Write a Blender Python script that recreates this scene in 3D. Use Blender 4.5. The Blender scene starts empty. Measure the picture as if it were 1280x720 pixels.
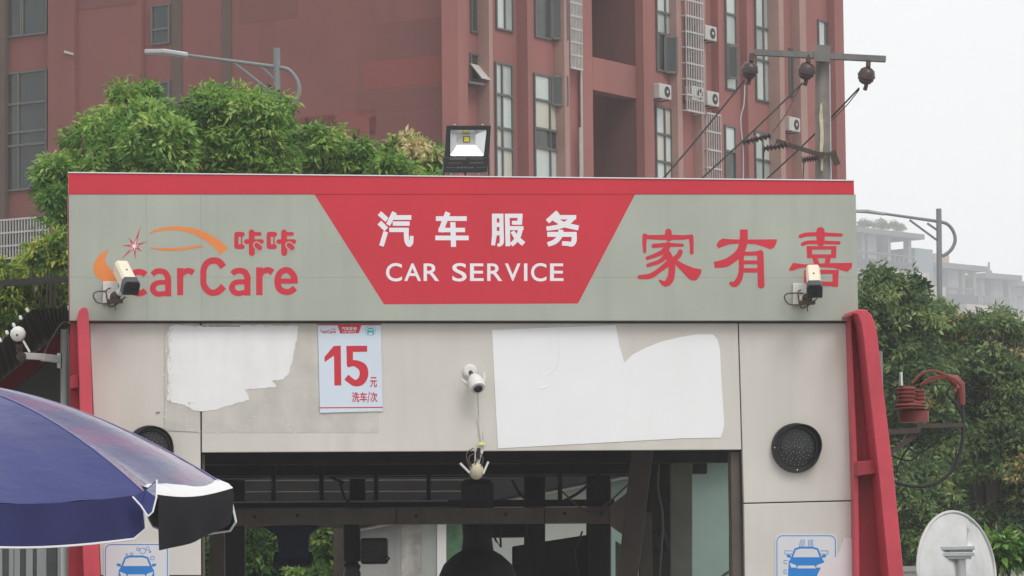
import bpy, bmesh, math, random
import numpy as np
from mathutils import Vector, Matrix
R = math.radians
random.seed(7); rng = np.random.default_rng(11)
S = bpy.context.scene
COL = S.collection

# ------------------------------------------------------------------ camera
FPX, HORIZON, ROLL = 5000.0, 805.0, 0.010
CAM = Vector((0, 0, 1.6))
_phi = math.atan((HORIZON - 360) / FPX)
_f = Vector((0, math.cos(_phi), math.sin(_phi)))
_r0 = Vector((1, 0, 0)); _u0 = Vector((0, -math.sin(_phi), math.cos(_phi)))
_rt = _r0 * math.cos(ROLL) - _u0 * math.sin(ROLL)
_up = _r0 * math.sin(ROLL) + _u0 * math.cos(ROLL)
cd = bpy.data.cameras.new('camera'); cam = bpy.data.objects.new('camera', cd); COL.objects.link(cam)
cd.sensor_width = 36; cd.lens = FPX / 1280 * 36; cd.clip_start = 0.5; cd.clip_end = 4000
m = Matrix((_rt, _up, -_f)).transposed().to_4x4(); m.translation = CAM; cam.matrix_world = m
S.camera = cam

# ------------------------------------------------------------------ sky, sun, exposure
SUN_EL, SUN_AZ = 52, 150        # degrees; azimuth clockwise from +Y (behind the viewer, to the right)
w = bpy.data.worlds.new('World'); S.world = w; w.use_nodes = True
nt = w.node_tree; nt.nodes.clear()
sky = nt.nodes.new('ShaderNodeTexSky'); sky.sky_type = 'NISHITA'; sky.sun_disc = False
sky.sun_elevation = R(SUN_EL); sky.sun_rotation = R(SUN_AZ); sky.air_density = 1.0; sky.dust_density = 3.0; sky.ozone_density = 1.0
hs = nt.nodes.new('ShaderNodeHueSaturation'); hs.inputs['Saturation'].default_value = 0.10
bg = nt.nodes.new('ShaderNodeBackground'); bg.inputs['Strength'].default_value = 0.10
wo = nt.nodes.new('ShaderNodeOutputWorld')
cl = nt.nodes.new('ShaderNodeMixRGB'); cl.inputs[0].default_value = 0.88; cl.inputs[2].default_value = (9.9, 10.0, 10.05, 1)   # closed rain cloud over the whole sky
nt.links.new(sky.outputs[0], hs.inputs['Color']); nt.links.new(hs.outputs[0], cl.inputs[1]); nt.links.new(cl.outputs[0], bg.inputs[0]); nt.links.new(bg.outputs[0], wo.inputs[0])
sd = bpy.data.lights.new('sun', 'SUN'); sd.energy = 1.4; sd.angle = R(28); sd.color = (1, 0.97, 0.93)
so = bpy.data.objects.new('sun', sd); COL.objects.link(so); so.location = (0, -20, 60)
_sd = Vector((math.sin(R(SUN_AZ)) * math.cos(R(SUN_EL)), math.cos(R(SUN_AZ)) * math.cos(R(SUN_EL)), math.sin(R(SUN_EL))))
so.rotation_euler = _sd.to_track_quat('Z', 'Y').to_euler()
S.view_settings.view_transform = 'Standard'; S.view_settings.look = 'None'
S.view_settings.exposure = 0.16; S.view_settings.gamma = 1.0; S.view_settings.use_curve_mapping = False
S.cycles.volume_bounces = 2; S.cycles.max_bounces = 8; S.cycles.use_denoising = True

# ------------------------------------------------------------------ geometry helpers
def ray(px, py):
    return _f + _rt * ((px - 640) / FPX) - _up * ((py - 360) / FPX)
def P(px, py, Y):
    """the place in the world that stands Y metres out along the street axis"""
    d = ray(px, py); return CAM + d * (Y / d.y)

class PL:
    """a vertical face of a building: a point on it, its outward normal, its own t / z axes"""
    def __init__(s, p, ang):
        # ang: heading of the t axis, degrees from +X towards +Y
        s.p = p; s.ax = Vector((math.cos(R(ang)), math.sin(R(ang)), 0)); s.n = Vector((math.sin(R(ang)), -math.cos(R(ang)), 0))
    def P(s, px, py, off=0.0):
        d = ray(px, py); t = (s.p + s.n * off - CAM).dot(s.n) / d.dot(s.n); return CAM + d * t
    def tz(s, px, py, off=0.0):
        q = s.P(px, py, off); return (q - s.p).dot(s.ax), q.z
    def W(s, t, z, off=0.0):
        q = s.p + s.ax * t + s.n * off; return Vector((q.x, q.y, z))

class MB:
    def __init__(s): s.v = []; s.f = []
    def poly(s, pts):
        b = len(s.v); s.v += [Vector(p) for p in pts]; s.f.append(tuple(range(b, b + len(pts)))); return s
    def prism(s, front, ext):
        """closed prism: a polygon and the vector to its back face"""
        n = len(front); b = len(s.v)
        s.v += [Vector(p) for p in front] + [Vector(p) + ext for p in front]
        s.f.append(tuple(range(b, b + n))); s.f.append(tuple(range(b + 2 * n - 1, b + n - 1, -1)))
        for i in range(n):
            j = (i + 1) % n; s.f.append((b + i, b + n + i, b + n + j, b + j))
        return s
    def fprism(s, pl, px, off, th):
        return s.prism([pl.P(x, y, off) for x, y in px], -pl.n * th)
    def fbox(s, pl, t0, t1, z0, z1, off, th):
        return s.prism([pl.W(t0, z0, off), pl.W(t1, z0, off), pl.W(t1, z1, off), pl.W(t0, z1, off)], -pl.n * th)
    def box(s, c, ax, ay, az):
        """centre and three half-axis vectors"""
        c, ax, ay, az = map(Vector, (c, ax, ay, az))
        return s.prism([c - ax - ay - az, c + ax - ay - az, c + ax - ay + az, c - ax - ay + az], ay * 2)
    def bar(s, a, b, wd, up=(0, 0, 1), ht=None):
        a, b = Vector(a), Vector(b); d = (b - a); L = d.length; d.normalize()
        sx = d.cross(Vector(up)); 
        if sx.length < 1e-4: sx = d.cross(Vector((0, 1, 0)))
        sx.normalize(); sy = sx.cross(d)
        return s.box((a + b) / 2, d * L / 2, sx * wd / 2, sy * (ht or wd) / 2)
    def tube(s, pts, rad, n=8, cap=True):
        pts = [Vector(p) for p in pts]
        if not hasattr(rad, '__len__'): rad = [rad] * len(pts)
        b0 = len(s.v); ref = None
        for i, p in enumerate(pts):
            d = (pts[min(i + 1, len(pts) - 1)] - pts[max(i - 1, 0)]).normalized()
            if ref is None:
                ref = d.cross(Vector((0.31, 0.2, 0.93)))
                if ref.length < 1e-3: ref = d.cross(Vector((1, 0, 0)))
            ref = (ref - d * ref.dot(d)).normalized(); o = d.cross(ref)
            for k in range(n):
                a = 2 * math.pi * k / n; s.v.append(p + (ref * math.cos(a) + o * math.sin(a)) * rad[i])
        for i in range(len(pts) - 1):
            for k in range(n):
                a = b0 + i * n + k; c = b0 + i * n + (k + 1) % n; s.f.append((a, c, c + n, a + n))
        if cap:
            s.f.append(tuple(range(b0 + n - 1, b0 - 1, -1))); e = b0 + (len(pts) - 1) * n; s.f.append(tuple(range(e, e + n)))
        return s
    def lathe(s, o, axis, prof, n=24, a0=0.0, a1=2 * math.pi, ref=None):
        """profile of (radius, height along axis)"""
        o = Vector(o); ax = Vector(axis).normalized(); e1 = Vector(ref) if ref else ax.orthogonal()
        e1 = (e1 - ax * e1.dot(ax)).normalized(); e2 = ax.cross(e1); b = len(s.v); full = abs(a1 - a0 - 2 * math.pi) < 1e-6
        cnt = n if full else n + 1
        for r_, h in prof:
            for k in range(cnt):
                a = a0 + (a1 - a0) * k / n; s.v.append(o + ax * h + (e1 * math.cos(a) + e2 * math.sin(a)) * r_)
        for i in range(len(prof) - 1):
            for k in range(n):
                k2 = (k + 1) % cnt; s.f.append((b + i * cnt + k, b + i * cnt + k2, b + (i + 1) * cnt + k2, b + (i + 1) * cnt + k))
        return s
    def ball(s, c, r_, n=14, m=8, sq=(1, 1, 1)):
        c = Vector(c); b = len(s.v)
        for i in range(m + 1):
            th = math.pi * i / m
            for k in range(n):
                a = 2 * math.pi * k / n
                s.v.append(c + Vector((math.sin(th) * math.cos(a) * sq[0], math.sin(th) * math.sin(a) * sq[1], math.cos(th) * sq[2])) * r_)
        for i in range(m):
            for k in range(n):
                a = b + i * n + k; c2 = b + i * n + (k + 1) % n; s.f.append((a, c2, c2 + n, a + n))
        return s
    def build(s, name, mat, parent=None, smooth=False, weld=True, bevel=0.0):
        me = bpy.data.meshes.new(name)
        o = bpy.data.objects.new(name, me)
        if parent is None:
            xs = [v.x for v in s.v]; ys = [v.y for v in s.v]; zs = [v.z for v in s.v]
            org = Vector(((min(xs) + max(xs)) / 2, (min(ys) + max(ys)) / 2, min(zs))); o.location = org
        else:
            org = ORG[parent.name]; o.parent = parent
        ORG[o.name] = org
        me.from_pydata([v - org for v in s.v], [], s.f)
        bm = bmesh.new(); bm.from_mesh(me)
        if weld: bmesh.ops.remove_doubles(bm, verts=bm.verts, dist=1e-5)
        bmesh.ops.recalc_face_normals(bm, faces=bm.faces)
        bm.to_mesh(me); bm.free()
        if smooth:
            me.polygons.foreach_set('use_smooth', [True] * len(me.polygons))
            me.set_sharp_from_angle(angle=R(38))
        me.materials.append(M[mat] if isinstance(mat, str) else mat)
        COL.objects.link(o)
        if bevel:
            b = o.modifiers.new('edge', 'BEVEL'); b.width = bevel; b.segments = 2; b.limit_method = 'ANGLE'; b.angle_limit = R(40)
        return o
ORG = {}; M = {}
def thing(name, label, cat, loc, group=None):
    o = bpy.data.objects.new(name, None); o.empty_display_size = 0.2; o.location = loc; COL.objects.link(o)
    ORG[o.name] = Vector(loc); tag(o, label, cat, group); return o
def tag(o, label=None, cat=None, group=None, kind=None):
    if label: o['label'] = label
    if cat: o['category'] = cat
    if group: o['group'] = group
    if kind: o['kind'] = kind
    return o
def crom(pts, n=6):
    """smooth curve through points of any dimension"""
    p = [np.array(q, float) for q in pts]; out = []
    for i in range(len(p) - 1):
        a = p[max(i - 1, 0)]; b = p[i]; c = p[i + 1]; d = p[min(i + 2, len(p) - 1)]
        for k in range(n):
            t = k / n
            out.append(0.5 * ((2 * b) + (-a + c) * t + (2 * a - 5 * b + 4 * c - d) * t * t + (-a + 3 * b - 3 * c + d) * t ** 3))
    out.append(p[-1]); return out

# ------------------------------------------------------------------ materials
def mat(name, rgb, rough=0.6, var=0.12, scale=3.0, streak=0.0, stcol=None, bump=0.0, metal=0.0, spec=0.4, coat=0.0, bscale=None, streakscale=(9, 9, 0.5)):
    """procedural paint: mottled base, rain streaks or dirt of their own colour, fine bump"""
    ma = bpy.data.materials.new(name); ma.use_nodes = True; nt = ma.node_tree; bs = nt.nodes['Principled BSDF']
    bs.inputs['Roughness'].default_value = rough; bs.inputs['Metallic'].default_value = metal
    bs.inputs['Specular IOR Level'].default_value = spec; bs.inputs['Coat Weight'].default_value = coat
    N = nt.nodes.new; L = nt.links.new
    geo = N('ShaderNodeNewGeometry')
    no = N('ShaderNodeTexNoise'); no.inputs['Scale'].default_value = scale; no.inputs['Detail'].default_value = 6; no.inputs['Roughness'].default_value = 0.6
    L(geo.outputs['Position'], no.inputs['Vector'])
    rp = N('ShaderNodeValToRGB'); c = Vector(rgb)
    rp.color_ramp.elements[0].position = 0.3; rp.color_ramp.elements[1].position = 0.7
    rp.color_ramp.elements[0].color = (*[max(0, x * (1 - var)) for x in c], 1); rp.color_ramp.elements[1].color = (*[min(1, x * (1 + var)) for x in c], 1)
    L(no.outputs['Fac'], rp.inputs[0]); out = rp.outputs[0]
    if streak > 0:
        mp = N('ShaderNodeMapping'); mp.inputs['Scale'].default_value = streakscale; L(geo.outputs['Position'], mp.inputs[0])
        n2 = N('ShaderNodeTexNoise'); n2.inputs['Scale'].default_value = 1.0; n2.inputs['Detail'].default_value = 5; L(mp.outputs[0], n2.inputs['Vector'])
        r2 = N('ShaderNodeValToRGB'); r2.color_ramp.elements[0].position = 0.48; r2.color_ramp.elements[1].position = 0.78
        r2.color_ramp.elements[0].color = (0, 0, 0, 1); r2.color_ramp.elements[1].color = (streak, streak, streak, 1)
        L(n2.outputs['Fac'], r2.inputs[0])
        mx = N('ShaderNodeMixRGB'); L(r2.outputs[0], mx.inputs[0]); L(out, mx.inputs[1]); mx.inputs[2].default_value = (*(stcol or [x * 0.45 for x in rgb]), 1)
        out = mx.outputs[0]
    L(out, bs.inputs['Base Color'])
    if bump > 0:
        n3 = N('ShaderNodeTexNoise'); n3.inputs['Scale'].default_value = bscale or scale * 8; n3.inputs['Detail'].default_value = 4; L(geo.outputs['Position'], n3.inputs['Vector'])
        bp = N('ShaderNodeBump'); bp.inputs['Strength'].default_value = bump; bp.inputs['Distance'].default_value = 0.02
        L(n3.outputs['Fac'], bp.inputs['Height']); L(bp.outputs[0], bs.inputs['Normal'])
    rv = N('ShaderNodeMapRange'); rv.inputs['To Min'].default_value = max(0.02, rough - 0.08); rv.inputs['To Max'].default_value = min(1, rough + 0.08)
    L(no.outputs['Fac'], rv.inputs[0]); L(rv.outputs[0], bs.inputs['Roughness'])
    M[name] = ma; return ma

mat('sign_grey', (.375, .40, .345), .42, .07, 1.5, .42, (.29, .305, .265), .03, streakscale=(10, 10, .45))
mat('sign_red', (.56, .026, .046), .38, .06, 1.5, .15, (.45, .03, .06))
mat('orange_vinyl', (.72, .23, .06), .45, .05)
mat('white_vinyl', (.78, .76, .80), .45, .03)
mat('beige_panel', (.595, .567, .518), .45, .06, 1.2, .5, (.50, .462, .41), .03, streakscale=(6, 6, .7))
mat('residue', (.53, .505, .455), .65, .12, 7, .25, (.40, .37, .32))
mat('paper', (.80, .80, .81), .75, .025, 2, .12, (.70, .68, .64), .10, bscale=5)
mat('paper_worn', (.78, .775, .78), .8, .04, 6, .25, (.62, .59, .54), .15, bscale=8)
mat('pink_paper', (.68, .62, .64), .8, .05, 5)
mat('poster_paper', (.60, .67, .76), .4, .03)
mat('sticker', (.62, .63, .66), .35, .03, 4)
mat('blue_print', (.02, .20, .58), .4, .05)
mat('teal_print', (.03, .40, .42), .4, .05)
mat('seam', (.10, .085, .075), .8, .2, 8)
mat('frame_red', (.52, .055, .08), .4, .14, 3, .5, (.30, .03, .04), .06)
mat('frame_red_dark', (.34, .025, .04), .5, .16, 4, .45, (.13, .02, .025), .05)  # darker red of web plates, ribs, end trim and annex steel
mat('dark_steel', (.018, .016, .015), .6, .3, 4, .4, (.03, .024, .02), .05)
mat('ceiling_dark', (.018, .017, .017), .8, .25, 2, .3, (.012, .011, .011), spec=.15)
mat('crossarm_steel', (.16, .155, .15), .6, .2, 4, .4, (.10, .08, .07))
mat('brown_steel', (.095, .075, .062), .55, .22, 4, .5, (.065, .05, .04), .05)
mat('grey_post', (.17, .175, .145), .6, .15, 3, .4, (.11, .11, .09))
mat('black_plastic', (.012, .012, .014), .38, .2, 5)
mat('black_matte', (.016, .015, .016), .8, .3, 8, bump=.2)
mat('blue_black', (.012, .018, .05), .75, .3, 10, bump=.3)
mat('white_plastic', (.70, .69, .66), .4, .06, 6, .2, (.5, .44, .36))
mat('cream_plastic', (.76, .70, .56), .4, .05, 5, .15, (.55, .48, .36))
mat('grey_hood', (.06, .065, .085), .3, .1)
mat('rust', (.07, .05, .042), .8, .35, 20, bump=.2)
mat('chrome', (.62, .62, .60), .25, .1, 5, metal=.9)
mat('reflector', (.72, .74, .74), .22, .03, metal=.85)
mat('led_chip', (.75, .62, .05), .5, .06)
mat('led_board', (.55, .55, .50), .5, .05)
mat('grey_print', (.13, .13, .13), .5, .1)
mat('led_dot', (.30, .31, .31), .3, .3, 40)
mat('black_lens', (.02, .021, .022), .22, .2, 10)
mat('wire_black', (.02, .02, .02), .6, .1)
mat('wire_brown', (.10, .075, .06), .6, .2)
mat('wire_white', (.62, .60, .54), .5, .1)
mat('yellow_tape', (.75, .68, .25), .6, .08)
mat('mirror_back', (.60, .60, .585), .22, .12, 6, .3, (.45, .42, .38), metal=.75)
mat('gantry_brown', (.15, .115, .09), .55, .22, 4, .5, (.08, .06, .05), .05)
mat('galv', (.42, .43, .44), .42, .12, 4, .3, (.30, .29, .28), metal=.5)
mat('lamp_pole', (.20, .215, .22), .5, .1, 2, .25, (.24, .25, .25), metal=.1)
mat('concrete_pole', (.22, .20, .175), .85, .2, 5, .5, (.11, .10, .09), .2)
mat('pale_patch', (.52, .46, .33), .85, .2, 9)
mat('porcelain', (.055, .028, .030), .38, .2, 5, coat=.15)
mat('red_insulator', (.20, .040, .034), .5, .2, 5, .3, (.18, .04, .03))
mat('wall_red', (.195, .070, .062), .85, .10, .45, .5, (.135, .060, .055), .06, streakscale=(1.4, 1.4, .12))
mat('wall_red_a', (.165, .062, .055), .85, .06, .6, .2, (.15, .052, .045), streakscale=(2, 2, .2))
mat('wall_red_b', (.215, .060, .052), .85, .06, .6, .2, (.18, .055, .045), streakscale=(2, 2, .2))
mat('wall_red_front', (.29, .113, .10), .85, .10, .5, .55, (.185, .085, .075), .06, streakscale=(1.4, 1.4, .12))  # lighter copy of wall_red, stronger light on this face put into colour
mat('weathered', (.105, .068, .055), .85, .15, .8, .4, (.10, .07, .06), streakscale=(2, 2, .15))
mat('wall_pale', (.34, .21, .18), .85, .1, .8, .3, (.28, .17, .15), streakscale=(2, 2, .15))
mat('void_red', (.135, .055, .050), .9, .12, .6, .3, (.09, .05, .045), streakscale=(1.4, 1.4, .12))  # darker copy for the open bay, recess shade put into colour
mat('win_frame', (.11, .105, .10), .5, .1)
mat('win_frame_pale', (.45, .44, .42), .5, .1)
mat('glass_pale', (.50, .56, .53), .15, .16, .5, .3, (.36, .41, .39), spec=.5, streakscale=(2, 2, .3))  # pale base colour carries the sky's reflection in the panes
mat('glass_mid', (.34, .39, .37), .15, .2, .6, .4, (.5, .53, .5), spec=.5, streakscale=(3, 3, .3))
mat('glass_curtain', (.50, .48, .40), .2, .10, .7, .3, (.5, .5, .47), spec=.5)
mat('glass_dark', (.035, .042, .042), .12, .35, .6, .4, (.13, .14, .13), spec=.45, streakscale=(2, 2, .3))
mat('grille', (.42, .40, .38), .5, .15, 4)
mat('ac_white', (.46, .44, .41), .5, .08, 3, .2, (.4, .36, .3))
mat('ac_dark', (.03, .03, .03), .7, .2)
mat('far_wall', (.24, .24, .245), .9, .08, .1)
mat('far_dark', (.04, .045, .055), .8, .2, .1)
mat('far_band', (.38, .33, .29), .9, .08, .1)
mat('far_glass', (.16, .20, .22), .2, .1, .1)
mat('far_roof', (.14, .14, .15), .8, .1, .1)
mat('far_tile', (.38, .24, .2), .8, .1, .1)
mat('shed_pale', (.58, .60, .56), .5, .06, 1.2, .3, (.40, .43, .39), streakscale=(3, 3, .5))
mat('shed_green', (.36, .47, .42), .35, .08, 1.5, .3, (.28, .36, .32), streakscale=(3, 3, .5))
mat('shed_glass_green', (.16, .30, .18), .3, .3, 6)
mat('shed_grey', (.30, .295, .28), .7, .12, 2, .4, (.18, .17, .16))
mat('plaster', (.36, .35, .32), .9, .3, 9, .5, (.16, .15, .13), .3)
mat('white_wall', (.68, .67, .65), .8, .06, 1, .3, (.5, .48, .45))
mat('wall_cap', (.38, .37, .34), .8, .12, 3)
mat('concrete', (.26, .255, .245), .85, .15, .6, bump=.1)
mat('roof_sheet', (.055, .042, .036), .6, .3, 3, .4, (.09, .06, .05))
mat('green_panel', (.13, .15, .13), .6, .15, 2, .3, (.08, .09, .08))
mat('pipe_grey', (.50, .52, .51), .45, .08, 3)
mat('slat_pale', (.45, .47, .46), .5, .1, 4, .3, (.3, .32, .31))
mat('slat_dark', (.10, .115, .11), .6, .15, 4)
mat('white_trim', (.74, .74, .76), .55, .04)
mat('bark', (.06, .047, .037), .9, .25, 8, bump=.4)

def fabric(name, rgb, rough, bump=.25, wet=None):  # wet: hue of the gloss streaks put into the cloth colour
    ma = mat(name, rgb, rough, .10, 2.0, 0, bump=0, spec=.35, coat=.25)
    nt = ma.node_tree; N = nt.nodes.new; L = nt.links.new; bs = nt.nodes['Principled BSDF']
    bs.inputs['Coat Roughness'].default_value = .08
    geo = N('ShaderNodeNewGeometry'); mp = N('ShaderNodeMapping'); mp.inputs['Scale'].default_value = (3.0, 3.0, 7); mp.inputs['Rotation'].default_value = (0, R(28), 0)
    L(geo.outputs['Position'], mp.inputs[0]); n = N('ShaderNodeTexNoise'); n.inputs['Scale'].default_value = 1.1; n.inputs['Detail'].default_value = 5; n.inputs['Roughness'].default_value = .55; L(mp.outputs[0], n.inputs['Vector'])
    if wet:   # bands of another hue down the cloth, wet gloss streaks put into colour
        m2 = N('ShaderNodeMapping'); m2.inputs['Rotation'].default_value = (0, R(-27), 0); m2.inputs['Scale'].default_value = (1.0, 2.5, 11); L(geo.outputs['Position'], m2.inputs[0])
        n2 = N('ShaderNodeTexNoise'); n2.inputs['Scale'].default_value = 1.0; n2.inputs['Detail'].default_value = 4; L(m2.outputs[0], n2.inputs['Vector'])
        r2 = N('ShaderNodeValToRGB'); r2.color_ramp.elements[0].position = .47; r2.color_ramp.elements[1].position = .58; L(n2.outputs['Fac'], r2.inputs[0])
        mx = N('ShaderNodeMixRGB'); L(r2.outputs[0], mx.inputs[0]); L(bs.inputs['Base Color'].links[0].from_socket, mx.inputs[1]); mx.inputs[2].default_value = (*wet, 1); L(mx.outputs[0], bs.inputs['Base Color'])
    b = N('ShaderNodeBump'); b.inputs['Strength'].default_value = bump; b.inputs['Distance'].default_value = .06; L(n.outputs['Fac'], b.inputs['Height']); L(b.outputs[0], bs.inputs['Normal']); L(b.outputs[0], bs.inputs['Coat Normal'])
fabric('navy_fabric', (.015, .023, .14), .22, .14)
mat('navy_valance', (.014, .016, .085), .5, .15, 5, spec=.25)
mat('pale_seam', (.20, .20, .36), .5, .1)
fabric('purple_fabric', (.030, .030, .12), .20, .16, (.10, .028, .12))
mat('black_lining', (.006, .006, .009), .6, .15, 6, spec=.1)
mat('sheen_lining', (.70, .71, .72), .35, .06, 14, bump=.15, spec=.5)  # pale colour stands in for sky sheen on the wet black lining

def leafmat(name, stops):
    ma = bpy.data.materials.new(name); ma.use_nodes = True; nt = ma.node_tree; bs = nt.nodes['Principled BSDF']; N = nt.nodes.new; L = nt.links.new
    at = N('ShaderNodeAttribute'); at.attribute_name = 'tone'; rp = N('ShaderNodeValToRGB')
    e = rp.color_ramp.elements; e[0].position, e[0].color = stops[0][0], (*stops[0][1], 1); e[1].position, e[1].color = stops[-1][0], (*stops[-1][1], 1)
    for p_, c_ in stops[1:-1]: q = e.new(p_); q.color = (*c_, 1)
    L(at.outputs['Fac'], rp.inputs[0]); L(rp.outputs[0], bs.inputs['Base Color']); bs.inputs['Roughness'].default_value = .42; bs.inputs['Specular IOR Level'].default_value = .35
    tr = N('ShaderNodeBsdfTranslucent'); L(rp.outputs[0], tr.inputs[0]); mx = N('ShaderNodeMixShader'); mx.inputs[0].default_value = .34
    L(bs.outputs[0], mx.inputs[1]); L(tr.outputs[0], mx.inputs[2]); L(mx.outputs[0], nt.nodes['Material Output'].inputs[0]); M[name] = ma
leafmat('leaf_bright', [(0, (.032, .090, .018)), (.3, (.098, .225, .040)), (.6, (.215, .39, .075)), (.9, (.39, .52, .13)), (.93, (.62, .54, .25)), (1, (.72, .56, .34))])
leafmat('leaf_dark', [(0, (.030, .068, .028)), (.3, (.085, .155, .055)), (.6, (.175, .26, .092)), (.9, (.30, .37, .125)), (.93, (.42, .39, .13)), (1, (.50, .38, .16))])
leafmat('leaf_yellow', [(0, (.035, .08, .016)), (.3, (.11, .20, .035)), (.6, (.27, .38, .055)), (.85, (.50, .53, .10)), (1, (.58, .46, .18))])

_pb = M['purple_fabric'].node_tree.nodes['Principled BSDF']; _pb.inputs['Coat Weight'].default_value = 1.0; _pb.inputs['Coat IOR'].default_value = 1.6; _pb.inputs['Coat Roughness'].default_value = .10
def let_light_through(name, k):
    nt = M[name].node_tree; bs = nt.nodes['Principled BSDF']; tr = nt.nodes.new('ShaderNodeBsdfTranslucent'); mx = nt.nodes.new('ShaderNodeMixShader'); mx.inputs[0].default_value = k
    nt.links.new(bs.inputs['Base Color'].links[0].from_socket, tr.inputs[0]); nt.links.new(bs.outputs[0], mx.inputs[1]); nt.links.new(tr.outputs[0], mx.inputs[2]); nt.links.new(mx.outputs[0], nt.nodes['Material Output'].inputs[0])
for _n in ('shed_pale', 'shed_green', 'shed_glass_green'): let_light_through(_n, .5)

# ------------------------------------------------------------------ lettering helpers (flat print on a face)
def ribbon(pts, cap='butt', smooth=0):
    """brush stroke of varying width in print coordinates -> list of polygons"""
    if smooth: pts = crom(pts, smooth)
    q = [np.array(p[:2], float) for p in pts]; wd = [float(p[2]) for p in pts]; L, Rr = [], []
    for i in range(len(q)):
        a = q[i] - q[i - 1] if i > 0 else q[1] - q[0]; b = q[i + 1] - q[i] if i < len(q) - 1 else a
        a = a / (np.linalg.norm(a) + 1e-9); b = b / (np.linalg.norm(b) + 1e-9); t = a + b
        if np.linalg.norm(t) < 1e-6: t = b
        t /= np.linalg.norm(t); n = np.array([-t[1], t[0]]); k = 1 / max(.5, abs(float(np.dot(n, np.array([-a[1], a[0]])))))
        L.append(q[i] + n * wd[i] / 2 * k); Rr.append(q[i] - n * wd[i] / 2 * k)
    if cap == 'round':
        def arc(c, d, w_):
            d = d / np.linalg.norm(d); n = np.array([-d[1], d[0]]); return [c + (n * math.cos(x) + d * math.sin(x)) * w_ / 2 for x in np.linspace(0, math.pi, 8)[1:-1]]
        e = arc(q[-1], q[-1] - q[-2], wd[-1]); s_ = arc(q[0], q[0] - q[1], wd[0])
        return [np.array(L + e + Rr[::-1] + s_)]
    return [np.array(L + Rr[::-1])]
def glyph(body, bold=0.0):
    c = bpy.data.curves.new('t', 'FONT'); c.body = body; c.offset = bold; c.resolution_u = 5
    o = bpy.data.objects.new('t', c); COL.objects.link(o); bpy.context.view_layer.update()
    dg = bpy.context.evaluated_depsgraph_get(); me = o.evaluated_get(dg).to_mesh()
    v = np.array([tuple(x.co)[:2] for x in me.vertices]); f = [tuple(p.vertices) for p in me.polygons]
    o.evaluated_get(dg).to_mesh_clear(); bpy.data.objects.remove(o); bpy.data.curves.remove(c); return v, f
def print_text(pl, off, body, box, material, parent, name, bold=0.0):
    """font lettering fitted into a box (x0, y0, x1, y1) on a face"""
    v, f = glyph(body, bold); lo, hi = v.min(0), v.max(0); mb = MB()
    for x, y in (v - lo) / (hi - lo): mb.v.append(pl.P(box[0] + x * (box[2] - box[0]), box[3] - y * (box[3] - box[1]), off))
    mb.f = f; return mb.build(name, material, parent, weld=False)
def print_strokes(pl, off, strokes, material, parent, name, org=(0, 0), sc=1.0, step=0.00012):
    mb = MB()
    for i, st in enumerate(strokes):
        for pg in st: mb.poly([pl.P(org[0] + x / sc, org[1] + y / sc, off + i * step) for x, y in pg])
    return mb.build(name, material, parent, weld=False)
B = lambda *p: ribbon(p)
RD = lambda *p: ribbon(p, 'round')
SM = lambda *p: ribbon(p, 'butt', 6)
SR = lambda *p: ribbon(p, 'round', 6)
PG = lambda *p: [np.array(p, float)]
def circ(x, y, r_, w_): 
    return ribbon([(x + r_ * math.cos(a), y + r_ * math.sin(a), w_) for a in np.linspace(0, 2 * math.pi, 25)])

# ------------------------------------------------------------------ ground
g = MB(); g.poly([(-700, -120, 0), (700, -120, 0), (700, 1500, 0), (-700, 1500, 0)])
tag(g.build('ground', 'concrete'), kind='structure')

# ------------------------------------------------------------------ red tower block behind
C0 = P(572, 400, 85); C0.z = 0
RF = PL(C0, 57.0)                 # receding face, t grows to the right and away
LF = PL(C0, -33.0)                # broad face, t is negative towards the left
HB = 21.0
tb = thing('tower_block', 'tall dark red tower block with ribbed window face behind the shop sign', 'building', C0)
tR = lambda px, off=0: RF.tz(px, 120, off)[0]
tL = lambda px, off=0: LF.tz(px, 120, off)[0]
TE = tR(1055, .3)
v0, v1 = tR(741), tR(795)
# carcass with the deep open bay left out
core = MB(); core.fbox(RF, 0.0, v0, 0, HB, 0, 24.0); core.fbox(RF, v0, TE, 0, HB, -1.75, 22.2)
core.fbox(RF, v1 + .02, TE - .003, 0, HB, 0, 1.747)
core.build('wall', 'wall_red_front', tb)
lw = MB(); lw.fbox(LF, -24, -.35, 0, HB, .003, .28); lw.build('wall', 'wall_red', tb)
def pier(a, b, e, m_='wall_red_front', side=None):
    mb = MB(); mb.fbox(RF, tR(a, e), tR(b, e), 0, HB + .4, e, e - .004); mb.build('pilaster', m_, tb)
pier(573, 585, .42); pier(612, 616.5, .32, 'wall_pale'); pier(660, 665, .28); pier(706, 712, .26, 'wall_pale')
pier(728.5, 740, .12); pier(805, 817, .22); pier(847, 853, .22, 'wall_pale'); pier(877, 883, .22, 'wall_pale')
pier(899, 904, .20); pier(935, 941, .20); pier(975, 981, .34, 'wall_pale'); pier(1001, 1009, .24, 'wall_pale'); pier(1045, 1056, .22)
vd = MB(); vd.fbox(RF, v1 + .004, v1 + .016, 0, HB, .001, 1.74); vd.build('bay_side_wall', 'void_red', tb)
bm_ = MB(); z1 = RF.tz(741, 71)[1]; z0 = RF.tz(741, 112)[1]; bm_.fbox(RF, v0 + .003, v1, z0, z1, .002, .35); bm_.build('bay_beam', 'wall_red_front', tb)
for dz in (3.4, -3.4):
    b2 = MB(); b2.fbox(RF, v0 + .003, v1, z0 + dz, z1 + dz, .002, .35); b2.build('bay_beam', 'wall_red_front', tb)
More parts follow.
